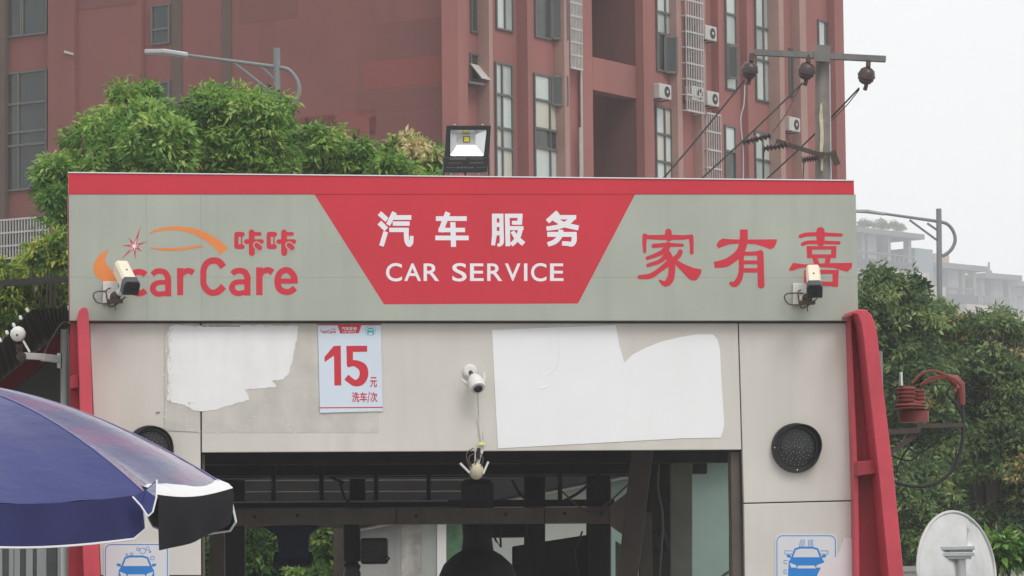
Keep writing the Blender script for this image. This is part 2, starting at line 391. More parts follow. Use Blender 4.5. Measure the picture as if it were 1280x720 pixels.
def window(pl, x0, x1, yt, yb, glass, fr='win_frame', mull=(), trans=(), off=0.0, leaf=None, parent=tb, fw=.04):
    """window measured on the face: frame standing proud, panes between the bars"""
    t0, zt = pl.tz(x0, yt, off); t1 = pl.tz(x1, yt, off)[0]; zb = pl.tz(x0, yb, off)[1]
    f = MB(); f.fbox(pl, t0, t1, zb, zb + fw, off + .05, .12); f.fbox(pl, t0, t1, zt - fw, zt, off + .05, .12)
    f.fbox(pl, t0, t0 + fw, zb + fw, zt - fw, off + .05, .12); f.fbox(pl, t1 - fw, t1, zb + fw, zt - fw, off + .05, .12)
    xs = [t0 + fw] + [t0 + (t1 - t0) * u for u in mull] + [t1 - fw]; zs = [zt - fw] + [zt - (zt - zb) * u for u in trans] + [zb + fw]
    for t in xs[1:-1]: f.fbox(pl, t - .02, t + .02, zb + fw, zt - fw, off + .052, .12)
    for z in zs[1:-1]: f.fbox(pl, t0 + fw, t1 - fw, z - .026, z + .026, off + .056, .12)
    o = f.build('window', fr, parent)
    k = 0
    for i in range(len(xs) - 1):
        for j in range(len(zs) - 1):
            g_ = MB(); g_.fbox(pl, xs[i] + .002, xs[i + 1] - .002, zs[j + 1] + .002, zs[j] - .002, off + .012 + .003 * random.random(), .008)
            g_.build('pane', glass[k % len(glass)], o); k += 1
    if leaf:   # a casement standing open: hinge u, width in metres, v range
        u, wd, va, vb = leaf; th = t0 + (t1 - t0) * u; za = zt - (zt - zb) * va; zc = zt - (zt - zb) * vb
        a = pl.W(th, 0, off + .06); d = (pl.n * .55 + pl.ax * .83).normalized()
        l = MB()
        for (p0, p1) in (((0, za), (wd, za)), ((0, zc), (wd, zc)), ((0, za), (0, zc)), ((wd, za), (wd, zc))):
            q0 = a + d * p0[0]; q1 = a + d * p1[0]; l.bar((q0.x, q0.y, p0[1]), (q1.x, q1.y, p1[1]), .05)
        lo = l.build('casement', fr, o); q0 = a; q1 = a + d * wd; g_ = MB(); g_.prism([(q0.x, q0.y, za), (q1.x, q1.y, za), (q1.x, q1.y, zc), (q0.x, q0.y, zc)], pl.n * .006); g_.build('pane', 'glass_dark', o)
    return o
GP, GC, GD = 'glass_pale', 'glass_curtain', 'glass_dark'; GM = 'glass_mid'
window(RF, 617.5, 639, -110, 36, [GP, GM], mull=(.5,), trans=(.3, .6))
window(RF, 617.5, 639, 77, 226, [GP, GM, GC, GP, GM], mull=(.38,), trans=(.27, .55, .72))
window(RF, 666, 697, -100, 46, [GP, GD], mull=(.62,), trans=(.35,), leaf=(.66, .36, .5, .98))
window(RF, 666, 697, 91, 240, [GP, GC, GD, GP], mull=(.62,), trans=(.22, .46, .62), leaf=(.70, .36, .0, .24))
window(RF, 818, 838, -60, 88, [GP, GM, GD], mull=(.55,), trans=(.5, .68), leaf=(.45, .3, .7, 1))
window(RF, 818, 838, 132, 270, [GP, GC], mull=(.55,), trans=(.25, .5))
window(RF, 904.5, 918, -30, 111, [GP, GM], mull=(), trans=(.33, .6), leaf=(.1, .25, .62, .9))
window(RF, 904.5, 918, 156, 290, [GP, GD], mull=(), trans=(.24,))
window(RF, 942, 962, -10, 125, [GP, GM], mull=(.5,), trans=(.32, .62))
window(RF, 942, 962, 163, 290, [GP, GM], mull=(.5,), trans=(.28,))
window(RF, 1021, 1037, 24, 62, [GP, GD], mull=(.55,), trans=())
window(RF, 586.5, 600, -60, 40, [GD], trans=(.5,)); window(RF, 586.5, 599, 66, 100, [GD], trans=())
window(RF, 714, 727, -20, 60, [GD], trans=(.5,)); window(RF, 855, 868, 20, 120, [GD], trans=(.5,)); window(RF, 985, 990, 60, 120, [GD])
# open top-hung sash and its ledge beside the corner
sh = MB(); a = RF.P(588, 79, .05); b = RF.P(600, 82, .05)
sh.prism([a, b, b + RF.n * .28 + Vector((0, 0, -.32)), a + RF.n * .28 + Vector((0, 0, -.32))], Vector((0, 0, -.03))); sh.build('sash', 'ac_white', tb)
sl = MB(); sl.fprism(RF, [(586, 101), (606, 104), (606, 107), (586, 104)], .30, .3); sl.build('ledge', 'win_frame', tb)
def cage(x0, x1, yt, yb, off, nb, rows, m_='grille'):
    t0, zt = RF.tz(x0, yt, off); t1 = RF.tz(x1, yt, off)[0]; zb = RF.tz(x0, yb, off)[1]; c = MB()
    for k in range(nb):
        t = t0 + (t1 - t0) * k / (nb - 1); c.fbox(RF, t - .012, t + .012, zb, zt, off, .024)
    for k in range(rows):
        z = zt + (zb - zt) * k / (rows - 1); c.fbox(RF, t0 - .015, t1 + .015, z - .022, z + .022, off + .005, .034)
        for t in (t0, t1): c.fbox(RF, t - .015, t + .015, z - .015, z + .015, off - .03, off - .035)
    c.build('window_grille', m_, tb)
cage(713, 727, -30, 84, .25, 9, 8); cage(857, 878, -40, 137, .36, 8, 10); cage(884, 901, 141, 300, .30, 7, 8)
for x0, x1, y0, y1, col in ((455, 553, 78, 113, 'wall_red_b'), (445, 553, 117, 145, 'wall_red_a'), (375, 470, 146, 178, 'wall_red_b'), (462, 553, 146, 240, 'wall_red_a'), (330, 420, 152, 240, 'wall_red_b'), (300, 372, -20, 30, 'wall_red_a'), (470, 553, 30, 76, 'wall_red_a'), (100, 174, -20, 14, 'wall_red_a')):
    mb = MB(); t0, zt = LF.tz(x0, y0); t1 = LF.tz(x1, y0)[0]; zb = LF.tz(x0, y1)[1]
    mb.fbox(LF, t0, t1, zb, zt, .008 if x0 > 180 else .128, .004); mb.build('paint_patch', col, tb)
def lpier(a, b, e, m_): mb = MB(); mb.fbox(LF, tL(a, e), tL(b, e), 0, HB, e, e - .006); mb.build('pilaster', m_, tb)
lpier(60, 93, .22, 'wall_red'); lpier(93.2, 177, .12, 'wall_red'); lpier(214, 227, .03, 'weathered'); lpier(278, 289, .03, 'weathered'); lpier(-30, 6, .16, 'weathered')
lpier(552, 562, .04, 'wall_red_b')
WD = dict(glass=[GD], fr='win_frame')
window(LF, 8, 60, -60, 48, mull=(.38, .42), trans=(), off=.02, **WD); window(LF, 7, 60, 92, 240, mull=(.33,), trans=(.27, .51, .62), off=.02, **WD)
window(LF, 190, 213, 7, 57, mull=(), trans=(.62,), off=.02, **WD); window(LF, 193, 213, 103, 152, mull=(), trans=(.5,), off=.02, **WD)
window(LF, 8, 58, 322, 380, mull=(.4,), trans=(.3,), off=.02, **WD)
gb = MB(); t0, zt = LF.tz(-6, 276, .3); t1 = LF.tz(60, 276, .3)[0]; zb = LF.tz(-6, 324, .3)[1]
for k in range(19):
    t = t0 + (t1 - t0) * k / 18; gb.fbox(LF, t - .012, t + .012, zb, zt, .3, .02)
for z in (zb, zb + (zt - zb) * .32, zb + (zt - zb) * .66, zt): gb.fbox(LF, t0, t1, z - .02, z + .02, .306, .03)
gb.build('window_grille', 'grille', tb)
gw = MB(); gw.fbox(LF, t0 + .05, t1 - .05, zb, zt, .03, .02); gw.build('window', GD, tb)
vt = MB(); vt.fprism(LF, [(80, 63), (91, 66), (91, 69), (80, 66)], .27, .04); vt.build('vent_cover', 'ac_white', tb)
dp = MB(); dp.tube([RF.W(tR(716), 0, .18), RF.W(tR(716), RF.tz(716, 160)[1], .18)], .035); dp.tube([RF.W(tR(721), 0, .12), RF.W(tR(721), HB - 3, .12)], .03); dp.build('downpipe', 'grille', tb)
pr = MB(); pr.fbox(RF, -.3, TE, HB, HB + 1, .3, 12.4); pr.build('parapet', 'wall_red', tb)

# air conditioners hung on the face
def ac_unit(x, y, label, wpx=16, flip=False):
    a = RF.P(x, y, .45); t = thing('air_conditioner', label, 'air conditioner', a - Vector((0, 0, .3)), 'air conditioners hung on the tower block')
    c = RF.P(x, y, .24); b = MB(); hw = .27
    b.box(c, RF.ax * hw, RF.n * .11, Vector((0, 0, .175))); b.build('housing', 'ac_white', t, bevel=.02)
    f = MB(); fc = c + RF.n * .112 + RF.ax * .07; f.lathe(fc, RF.n, [(0.001, .004), (.125, .004), (.13, 0)], 20); fo = f.build('fan_grille', 'ac_dark', t)
    h = MB(); h.lathe(fc + RF.n * .006, RF.n, [(.001, .01), (.035, .01), (.04, 0)], 12); h.build('fan_hub', 'ac_white', fo)
    for sx in (-.18, .18): s_ = MB(); s_.bar(c + RF.ax * sx - RF.n * .22 + Vector((0, 0, -.19)), c + RF.ax * sx + RF.n * .12 + Vector((0, 0, -.19)), .025); s_.build('bracket', 'win_frame', t)
ac_unit(827, 115, 'white air conditioner on the spandrel between two windows, behind the leftmost wire')
ac_unit(884, 42, 'white air conditioner high beside the tall grille cage, near the top of the photo')
ac_unit(887, 124, 'white air conditioner at the lower right corner of the tall grille cage')
ac_unit(868, 118, 'white air conditioner caught behind the bars of the tall grille cage')
ac_unit(989, 156, 'white air conditioner with a dark fan, left of the concrete utility pole')

# ------------------------------------------------------------------ hazy houses far off on the right
def far_block(label, x0, x1, Y, ang, ytop, storeys, open_top, th=14, extra=None):
    pl = PL(P(x0, ytop, Y), ang); pl.p.z = 0
    t0 = 0; t1 = pl.tz(x1, ytop)[0]; zt = P(x0, ytop, Y).z; W_ = t1 - t0
    r_ = thing('apartment_building', label, 'building', pl.W(W_ / 2, 0, -th / 2), 'hazy apartment buildings far beyond the trees')
    s = Y / 420.0; th *= s; zr = zt - (4.2 * s if open_top else 0.3)
    b = MB(); b.fbox(pl, t0, t1, 0, zr, 0, th); b.build('wall', 'far_wall', r_)
    s_ = MB(); s_.fbox(pl, t0 - .6 * s, t1 + .6 * s, zt - .55 * s, zt, 1.0 * s, th + 2 * s); ro = s_.build('roof', 'far_roof', r_)
    if open_top:
        for u in (0.03, .30, .42, .66, .95):
            c = MB(); wd = .5 * s if u not in (.42,) else 1.6 * s
            c.fbox(pl, W_ * u - wd / 2, W_ * u + wd / 2, zr + .002, zt - .552 * s, -.1, .7 * s); c.build('column', 'far_wall', r_)
        bk = MB(); bk.fbox(pl, W_ * .03, W_ * (.97 if Y < 720 else .36), zr + .002, zt - .552 * s, -3 * s, .3); bk.build('terrace_wall', 'far_dark', r_)
        for u in (.06, .12, .18, .24, .50, .56, .72, .78, .84, .90): rb = MB(); rb.fbox(pl, W_ * u - .08 * s, W_ * u + .08 * s, zr + 1.1 * s + .004, zr + 1.7 * s, .15, .12); rb.build('baluster', 'far_roof', r_)
        tr = MB(); tr.fbox(pl, t0, t1, zr + 1.7 * s + .004, zr + 1.85 * s, .2, .2); tr.build('handrail', 'far_roof', r_)
        lt = MB(); lt.fbox(pl, W_ * .44, W_ * .62, zr + .004, zt - .56 * s, -2.2 * s, .3); lt.build('terrace_door', 'far_glass', r_)
        pp = MB(); pp.fbox(pl, t0, t1, zr + .002, zr + 1.1 * s, .2, .18); pp.build('terrace_parapet', 'far_dark', r_)
    for k in range(storeys):
        zb = zr - 4.2 * s * (k + 1)
        bd = MB(); bd.fbox(pl, W_ * .42, t1 + .5 * s, zb + 3.0 * s, zb + 4.15 * s, 1.6 * s, 1.597 * s); bd.build('balcony', 'far_band', r_)
        for u0, u1 in ((.06, .18), (.24, .36), (.48, .62), (.70, .88)):
            wn = MB(); wn.fbox(pl, W_ * u0, W_ * u1, zb + .5 * s, zb + 2.8 * s, .06, .05); wo_ = wn.build('window', 'far_dark', r_)
            pn = MB()
            for q in (0, 1):
                ua = W_ * (u0 + (u1 - u0) * (.06 + q * .48)); ub = W_ * (u0 + (u1 - u0) * (.46 + q * .48)); pn.fbox(pl, ua, ub, zb + .65 * s, zb + 2.65 * s, .08, .015)
            pn.build('pane', 'far_glass', wo_)
    return r_, pl, W_, zt, zr
r1, p1, W1, zt1, zr1 = far_block('large hazy apartment building with roof garden, right beside the grey sign panel', 1052, 1142, 700, 48, 283, 4, True)
gl = MB(); K1 = 700 / 420; gl.fbox(p1, W1 + .2, W1 + 3.4 * K1, zr1 - 1.2 * K1, zt1 - 1.4 * K1, 0, 6 * K1); gl.build('glass_penthouse', 'far_glass', r1)
bb = MB(); bb.fbox(p1, W1 - 1, W1 + 4.4 * K1, zr1 - 2.6 * K1, zr1 - 1.3 * K1, 1.5, 8 * K1); bb.build('balcony', 'far_band', r1)
lw_ = MB(); lw_.fbox(p1, W1 + .003, W1 + 3.8 * K1, 0, zr1 - 2.61 * K1, .2, 9 * K1); lw_.build('wall', 'far_wall', r1)
for k in range(3):
    wn = MB(); wn.fbox(p1, W1 + .6 * K1, W1 + 1.7 * K1, zr1 - (5.6 + 4.2 * k) * K1, zr1 - (3.2 + 4.2 * k) * K1, .26, .05); wn.build('window', 'far_dark', r1)
    wn = MB(); wn.fbox(p1, W1 + 2.1 * K1, W1 + 3.2 * K1, zr1 - (5.6 + 4.2 * k) * K1, zr1 - (3.2 + 4.2 * k) * K1, .26, .05); wn.build('window', 'far_dark', r1)

r2, p2, W2, zt2, zr2 = far_block('hazy apartment building with open roof pavilion behind the right street lamp pole', 1172, 1221, 750, 45, 329, 4, True)
tl = MB(); tl.fbox(p2, .5, W2 * .4, zt2 + .002, zt2 + 2, -1, 7); tl.build('tiled_roof', 'far_tile', r2)
r3, p3, W3, zt3, zr3 = far_block('hazy apartment building with small flat pavilion roof near the right photo edge', 1228, 1264, 770, 42, 342, 3, True)
an = MB(); an.tube([p3.W(W3 * .5, zt3 - .05, -2), p3.W(W3 * .5, zt3 + 2.6, -2)], .2, 6); an.ball(p3.W(W3 * .5, zt3 + .5, -2), .7, 8, 6); an.build('finial', 'far_roof', r3)
r4, p4, W4, zt4, zr4 = far_block('lowest hazy apartment building cut off by the right edge of the photo', 1268, 1318, 820, 42, 352, 3, False)

# ------------------------------------------------------------------ trees
def crown_mesh(name, material, parent, clusters, Y, leaf, per, seed, droop=.5, tone=(.5, .22), hot=(), fill=1.0):
    """many leaf-sized faces in sprays that hang over the outside of each bough"""
    r_ = np.random.default_rng(seed); V = []; T = []
    for ci, (cx, cy, rx, ry) in enumerate(clusters):
        dY = r_.normal(0, .5); c = np.array(P(cx, cy, Y + dY)); k = Y / FPX; a = np.array([rx * k, max(rx, ry) * .9 * k, ry * k])
        # tufts: rounded handfuls of drooping leaves sitting on the bough's surface and inside it
        area = rx * ry; ns = max(6, int(per * area / 420)); 
        d = r_.normal(size=(ns, 3)); d /= np.linalg.norm(d, axis=1)[:, None]; rad = r_.uniform(.30, 1.12, (ns, 1)) ** .6
        sp = c + d * rad * a; tr = leaf * r_.uniform(.8, 2.3, ns); nl = (r_.integers(34, 58, ns) * (tr / leaf / 1.4) ** 1.6).astype(int) + 8
        stone = r_.normal(0, .24, ns)
        idx = np.repeat(np.arange(ns), nl); n = len(idx)
        e = r_.normal(size=(n, 3)); e[:, 2] = np.abs(e[:, 2]) * .9 - .25; e /= np.linalg.norm(e, axis=1)[:, None]
        pos = sp[idx] + e * (tr[idx] * r_.uniform(.35, 1.0, n))[:, None]
        ax = e * .75 + r_.normal(size=(n, 3)) * .35 + np.array([0, 0, -droop]); ax /= np.linalg.norm(ax, axis=1)[:, None]
        s_ = np.cross(ax, e + r_.normal(size=(n, 3)) * .5); s_ /= np.linalg.norm(s_, axis=1)[:, None] + 1e-9
        nn = np.cross(s_, ax); L = leaf * r_.uniform(.5, 1.45, (n, 1)); Wd = L * r_.uniform(.14, .22, (n, 1))
        q = np.stack([pos, pos + ax * L * .45 + s_ * Wd + nn * L * .05, pos + ax * L - nn * L * .10, pos + ax * L * .45 - s_ * Wd + nn * L * .05], 1)
        tn = tone[0] + stone[idx] + r_.normal(0, tone[1] * .4, n)
        tn = np.clip(tn, 0, .89)
        for (hx, hy, hr, pr_) in hot:
            hp = np.array(P(hx, hy, Y)); sel = (np.hypot(sp[idx][:, 0] - hp[0], sp[idx][:, 2] - hp[2]) < hr * k) & (r_.random(ns)[idx] < pr_); tn[sel] = r_.uniform(.92, 1, sel.sum())
        V.append(q.reshape(-1, 3)); T.append(np.repeat(tn, 4))
    V = np.concatenate(V); T = np.concatenate(T); nq = len(V) // 4; org = np.array(ORG[parent.name])
    me = bpy.data.meshes.new(name); me.vertices.add(nq * 4); me.vertices.foreach_set('co', (V - org).astype(np.float32).ravel())
    me.loops.add(nq * 4); me.loops.foreach_set('vertex_index', np.arange(nq * 4, dtype=np.int32)); me.polygons.add(nq)
    me.polygons.foreach_set('loop_start', np.arange(0, nq * 4, 4, dtype=np.int32)); me.polygons.foreach_set('loop_total', np.full(nq, 4, dtype=np.int32))
    at = me.attributes.new('tone', 'FLOAT', 'POINT'); at.data.foreach_set('value', T.astype(np.float32)); me.update()
    me.materials.append(M[material]); o = bpy.data.objects.new(name, me); o.parent = parent; COL.objects.link(o); ORG[o.name] = Vector(org); return o
def tree(name, label, Y, clusters, trunk_px, seed, material='leaf_bright', leaf=.077, per=23, group='trees behind the car wash', tone=(.57, .22), hot=(), trunk_r=.13, fork=None):
    base = P(trunk_px, 800, Y); base.z = 0
    t = thing(name, label, 'tree', base, group); r_ = random.Random(seed)
    cs = [P(c[0], c[1], Y) for c in clusters]; lowest = min(c.z for c in cs); fz = fork or max(.5, min(lowest * .6, lowest - .5)); tk = MB()
    top = base + Vector((r_.uniform(-.15, .15), 0, fz)); tk.tube([base, base.lerp(top, .5) + Vector((.05, 0, 0)), top], [trunk_r * 1.25, trunk_r, trunk_r * .85], 10)
    for c in cs:
        mid = top.lerp(c, .5) + Vector((r_.uniform(-.1, .1), r_.uniform(-.2, .2), r_.uniform(0, .2))); tk.tube([top - Vector((0, 0, .1)), mid, c], [trunk_r * .6, trunk_r * .35, trunk_r * .1], 6)
        kc = clusters[cs.index(c)][3] * Y / FPX
        for _ in range(3):
            e = c + Vector((r_.uniform(-.7, .7), r_.uniform(-.7, .7), r_.uniform(-.5, .6))) * kc; tk.tube([mid, mid.lerp(e, .6), e], [trunk_r * .25, trunk_r * .15, .01], 5)
    tk.build('trunk', 'bark', t, smooth=True)
    crown_mesh('crown', material, t, clusters, Y, leaf, per, seed, tone=tone, hot=hot); return t
tree('tree', 'leafy green tree with a drooping branch at the upper left corner of the sign', 40,
     [(182, 130, 20, 22), (156, 124, 9, 9), (176, 150, 24, 20), (148, 176, 40, 36), (118, 188, 30, 40), (195, 190, 44, 40), (70, 226, 26, 26), (150, 230, 60, 40), (105, 240, 30, 34), (72, 258, 16, 26), (206, 156, 10, 16)], 140, 3,
     hot=[(183, 128, 7, .5), (205, 130, 6, .4), (180, 168, 8, .35), (135, 182, 7, .35), (200, 170, 6, .4), (165, 195, 6, .4), (98, 175, 6, .4)])
tree('tree', 'rounded bright green tree around the left street lamp pole, just behind the sign', 41.5,
     [(262, 148, 30, 28), (300, 142, 26, 24), (322, 158, 32, 34), (245, 185, 40, 44), (295, 195, 60, 44), (345, 190, 24, 44), (232, 215, 40, 30), (340, 142, 20, 18), (300, 240, 60, 30)], 290, 4,
     hot=[(265, 170, 8, .5), (255, 212, 10, .5)])
tree('tree', 'low green tree showing two rounded tufts above the middle of the sign', 42.5,
     [(400, 174, 22, 20), (393, 205, 30, 28), (448, 196, 20, 16), (442, 214, 27, 20), (380, 240, 40, 30), (440, 240, 40, 30), (468, 222, 14, 12)], 425, 5, hot=[(440, 178, 6, .4)])
tree('tree', 'small tree with pale yellow flowering tips left of the floodlight', 42.2,
     [(506, 196, 24, 24), (525, 208, 28, 22), (490, 215, 22, 20), (510, 240, 40, 26), (540, 215, 16, 18)], 515, 6, hot=[(508, 178, 12, .8), (520, 190, 11, .6), (488, 192, 7, .5), (535, 202, 8, .35)])
tree('shrub', 'yellow green leafy shrub left of the sign, above the dark rail', 36,
     [(68, 322, 24, 18), (50, 338, 18, 16), (80, 310, 14, 18), (70, 345, 24, 16)], 66, 8, 'leaf_yellow', .070, 36, 'shrubs left of the sign', (.55, .25), trunk_r=.022)
tree('shrub', 'green shrub at the left photo edge beneath the dark rail', 37,
     [(10, 372, 24, 30), (40, 372, 26, 20), (74, 372, 22, 16), (-10, 350, 16, 22), (30, 395, 40, 26), (75, 395, 24, 20)], 30, 9, 'leaf_yellow', .070, 36, 'shrubs left of the sign', (.46, .22), trunk_r=.022)
tree('tree', 'tall dark green tree on the right, touching the edge of the grey sign panel', 50,
     [(1096, 367, 30, 30), (1126, 381, 32, 34), (1085, 410, 40, 50), (1135, 420, 34, 50), (1105, 470, 50, 50), (1145, 480, 40, 60), (1080, 530, 50, 60), (1150, 560, 50, 60), (1120, 620, 60, 60), (1160, 660, 50, 50), (1110, 690, 60, 50), (1060, 420, 30, 40)], 1120, 12, 'leaf_dark', .080, 20, 'big trees on the right', (.42, .2), hot=[(1130, 640, 8, .5), (1150, 500, 10, .3)], trunk_r=.22)
tree('tree', 'wide dark green tree in the middle of the right trees behind the insulators', 53,
     [(1165, 400, 24, 24), (1190, 410, 30, 30), (1178, 450, 40, 50), (1205, 480, 40, 60), (1180, 540, 50, 60), (1215, 600, 50, 60), (1190, 660, 60, 60), (1170, 700, 60, 40)], 1195, 13, 'leaf_dark', .080, 20, 'big trees on the right', (.45, .2), hot=[(1180, 425, 10, .5), (1230, 560, 14, .4), (1165, 395, 8, .4)], trunk_r=.2)
tree('tree', 'dark green tree with yellowish tips at the right photo edge', 51.5,
     [(1240, 410, 32, 24), (1225, 430, 34, 34), (1258, 430, 24, 36), (1235, 480, 44, 50), (1268, 500, 40, 60), (1245, 560, 50, 60), (1285, 590, 40, 60), (1250, 640, 60, 60), (1290, 680, 50, 60), (1225, 690, 50, 50)], 1250, 14, 'leaf_dark', .080, 20, 'big trees on the right', (.48, .2), hot=[(1215, 410, 10, .5), (1245, 400, 10, .4), (1270, 445, 10, .4), (1215, 560, 12, .5), (1265, 590, 12, .4)], trunk_r=.2)
tree('shrub', 'leafy green bush seen through the left of the wash bay', 44,
     [(270, 700, 34, 40), (320, 690, 40, 34), (300, 740, 60, 40), (350, 745, 50, 36), (262, 668, 20, 16)], 300, 16, 'leaf_bright', .085, 26, 'bushes behind the wash bay', (.24, .24), hot=[(262, 668, 7, .4)], trunk_r=.06)
tree('shrub', 'bright green bush seen through the wash bay beside the hanging motor', 43.5,
     [(400, 700, 30, 40), (425, 710, 26, 34), (390, 740, 40, 30), (430, 745, 30, 30), (410, 670, 26, 18)], 410, 17, 'leaf_bright', .085, 26, 'bushes behind the wash bay', (.46, .28), trunk_r=.06)
tree('shrub', 'small green plant peeping out right of the round mirror', 33,
     [(1254, 688, 8, 6), (1264, 696, 8, 6), (1250, 700, 8, 8)], 1255, 18, 'leaf_bright', .10, 14, 'bushes behind the wash bay', (.40, .15), trunk_r=.04)
crown_mesh('roof_garden', 'leaf_dark', r1, [(1076, 280, 4, 3), (1086, 280, 5, 3), (1098, 281, 5, 4), (1108, 283, 5, 3), (1117, 284, 5, 5), (1126, 287, 4, 4)], 712, .45, 60, 31, tone=(.3, .2))
# dark undergrowth that closes the view at eye level behind the bay
tree('shrub', 'dark shaded bush far behind the left of the wash bay', 50,
     [(240, 690, 60, 60), (330, 690, 60, 60), (410, 690, 60, 60), (470, 700, 50, 60), (290, 650, 50, 40), (380, 650, 50, 40)], 340, 19, 'leaf_dark', .11, 20, 'bushes behind the wash bay', (.35, .2), trunk_r=.08)

# ------------------------------------------------------------------ car wash: front, bay and roof
FA = PL(P(578, 401, 27), 7.0); FA.p.z = 0
IN = -FA.n                                         # into the bay
cw = thing('car_wash_building', 'beige panelled drive-through car wash building with dark open bay', 'building', FA.W(0, 0, -3.5))
def panel(name, px, off, th, m_, parent, bevel=0.004):
    mb = MB(); mb.fprism(FA, px, off, th); return mb.build(name, m_, parent, bevel=bevel)
zg = FA.tz(640, 900)[1]
yb = 1100                                          # far below the frame: panels run down to the ground
def to_ground(px, off):                            # polygon whose last two points drop to the floor
    q = [FA.P(x, y, off) for x, y in px]; q[-1].z = 0; q[-2].z = 0; q[-1].x, q[-1].y = q[0].x, q[0].y; q[-2].x, q[-2].y = q[-3].x, q[-3].y; return q
def pillar(px, off, th, m_='beige_panel'):
    mb = MB(); mb.prism(to_ground(px, off), IN * th); return mb.build('panel', m_, cw, bevel=.004)
panel('panel', [(112, 404), (250, 404), (251.4, 719), (126, 719)], 0, .05, 'beige_panel', cw)
pillar([(126, 721), (251.4, 721), (251.4, 900), (126, 900)], 0, .05)
panel('lintel_panel', [(252.3, 404), (922.2, 404), (926.8, 562), (252.3, 565.5)], .004, .05, 'beige_panel', cw)
panel('panel', [(923.5, 404), (1070, 404), (1074, 625), (930, 628.5)], 0, .05, 'beige_panel', cw)
pillar([(930, 630), (1074, 626.5), (1074, 900), (930, 900)], 0, .05)
bk = MB(); bk.fprism(FA, [(113, 403), (1070, 403), (1071, 556), (113, 560)], -.056, .3); bk.build('backing_beam', 'seam', cw)
for x0, x1 in ((116, 249), (933, 1070)):
    c = MB(); c.prism(to_ground([(x0, 562), (x1, 558), (x1, 900), (x0, 900)], -.056), IN * .3); c.build('pillar_core', 'brown_steel', cw)
# reveal of the opening on the right and the left
rv = MB(); rv.prism(to_ground([(913.5, 565), (924, 565), (924, 900), (913.5, 900)], -.06), IN * .12); rv.build('jamb', 'brown_steel', cw)
rv = MB(); rv.prism(to_ground([(252.6, 568), (256, 568), (256, 900), (252.6, 900)], -.06), IN * .12); rv.build('jamb', 'brown_steel', cw)
# roof and ceiling of the bay
uL = FA.tz(113, 600)[0]; uR = FA.tz(1070, 600)[0]; ZC = 3.12
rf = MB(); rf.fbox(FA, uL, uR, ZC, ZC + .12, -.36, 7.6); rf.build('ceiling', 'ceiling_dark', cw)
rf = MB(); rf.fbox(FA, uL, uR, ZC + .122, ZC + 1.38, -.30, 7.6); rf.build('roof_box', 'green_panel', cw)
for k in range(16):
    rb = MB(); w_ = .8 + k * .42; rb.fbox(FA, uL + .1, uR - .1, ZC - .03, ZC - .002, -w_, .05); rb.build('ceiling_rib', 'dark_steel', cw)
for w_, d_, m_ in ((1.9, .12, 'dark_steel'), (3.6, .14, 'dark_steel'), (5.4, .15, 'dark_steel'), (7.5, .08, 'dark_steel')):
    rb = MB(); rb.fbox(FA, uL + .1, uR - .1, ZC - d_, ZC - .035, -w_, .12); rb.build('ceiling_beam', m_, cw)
# columns down both sides and the low dark side walls
for t_, w_, wd in ((uL + .45, 2.6, .14), (uR - .35, 2.2, .14)):
    c = MB(); c.fbox(FA, t_ - wd / 2, t_ + wd / 2, 0, ZC - .20, -w_, .14); c.build('column', 'dark_steel', cw)
sw = MB(); sw.fbox(FA, uL + .3, uL + .36, 0, 1.7, -.4, 7.2); sw.build('side_wall', 'green_panel', cw)

def post(x0, x1, Y, yt, m_, parent=cw, name='column', x0b=None, x1b=None, th=.12):
    a, b = P(x0, yt, Y), P(x1, yt, Y); c, d = P(x1b or x1, 900, Y), P(x0b or x0, 900, Y); 
    q = [a, b, c, d]; mb = MB(); mb.prism(q, Vector((0, th, 0))); return mb.build(name, m_, parent, bevel=.006)
post(838, 865.5, 31.2, 560, 'grey_post'); post(912, 931, 32.0, 562, 'brown_steel'); post(655, 681.5, 34.0, 596, 'dark_steel'); post(733, 763, 33.6, 590, 'dark_steel')
post(790, 817, 30.4, 561, 'brown_steel', x0b=752, x1b=775); post(752, 764, 34.2, 600, 'brown_steel')
post(281, 306, 33.2, 600, 'dark_steel')

# overhead wash gantry
ga = thing('wash_gantry', 'brown steel gantry beam spanning the wash bay with angled end plate', 'gantry', P(540, 900, 31))
gb_ = MB(); gb_.prism([P(262, 637, 31), P(768, 633.5, 31), P(768, 653.5, 31), P(262, 656.5, 31)], Vector((0, .16, 0))); gb_.build('beam', 'gantry_brown', ga, bevel=.006)
gp = MB(); gp.prism([P(790, 611, 30.9), P(800, 612, 30.9), P(796, 675, 30.9), P(789, 676, 30.9), P(763, 657, 30.9), P(763, 632, 30.9)], Vector((0, .05, 0))); gp.build('end_plate', 'gantry_brown', ga, bevel=.004)
gu = MB(); gu.prism([P(262, 627, 31.3), P(768, 624, 31.3), P(768, 632.5, 31.3), P(262, 635.5, 31.3)], Vector((0, .1, 0))); gu.build('upper_rail', 'dark_steel', ga)
gr = MB(); gr.tube([P(290, 627.8, 31.18), P(560, 626, 31.18)], .006, 6); gr.build('cable', 'grille', ga)
for x in (495, 680): 
    j = MB(); j.prism([P(x, 636.2, 30.985), P(x + 1.3, 636.2, 30.985), P(x + 1.3, 654.3, 30.985), P(x, 654.3, 30.985)], Vector((0, .012, 0))); j.build('joint', 'dark_steel', ga)
for x0, x1 in ((262, 280), (800, 815)):
    gl_ = MB(); q = [P(x0, 640, 31.17), P(x1, 640, 31.17)]; a, b = q[0].copy(), q[1].copy(); a.z = b.z = 0; gl_.prism([q[0], q[1], b, a], Vector((0, .12, 0))); gl_.build('leg', 'brown_steel', ga)

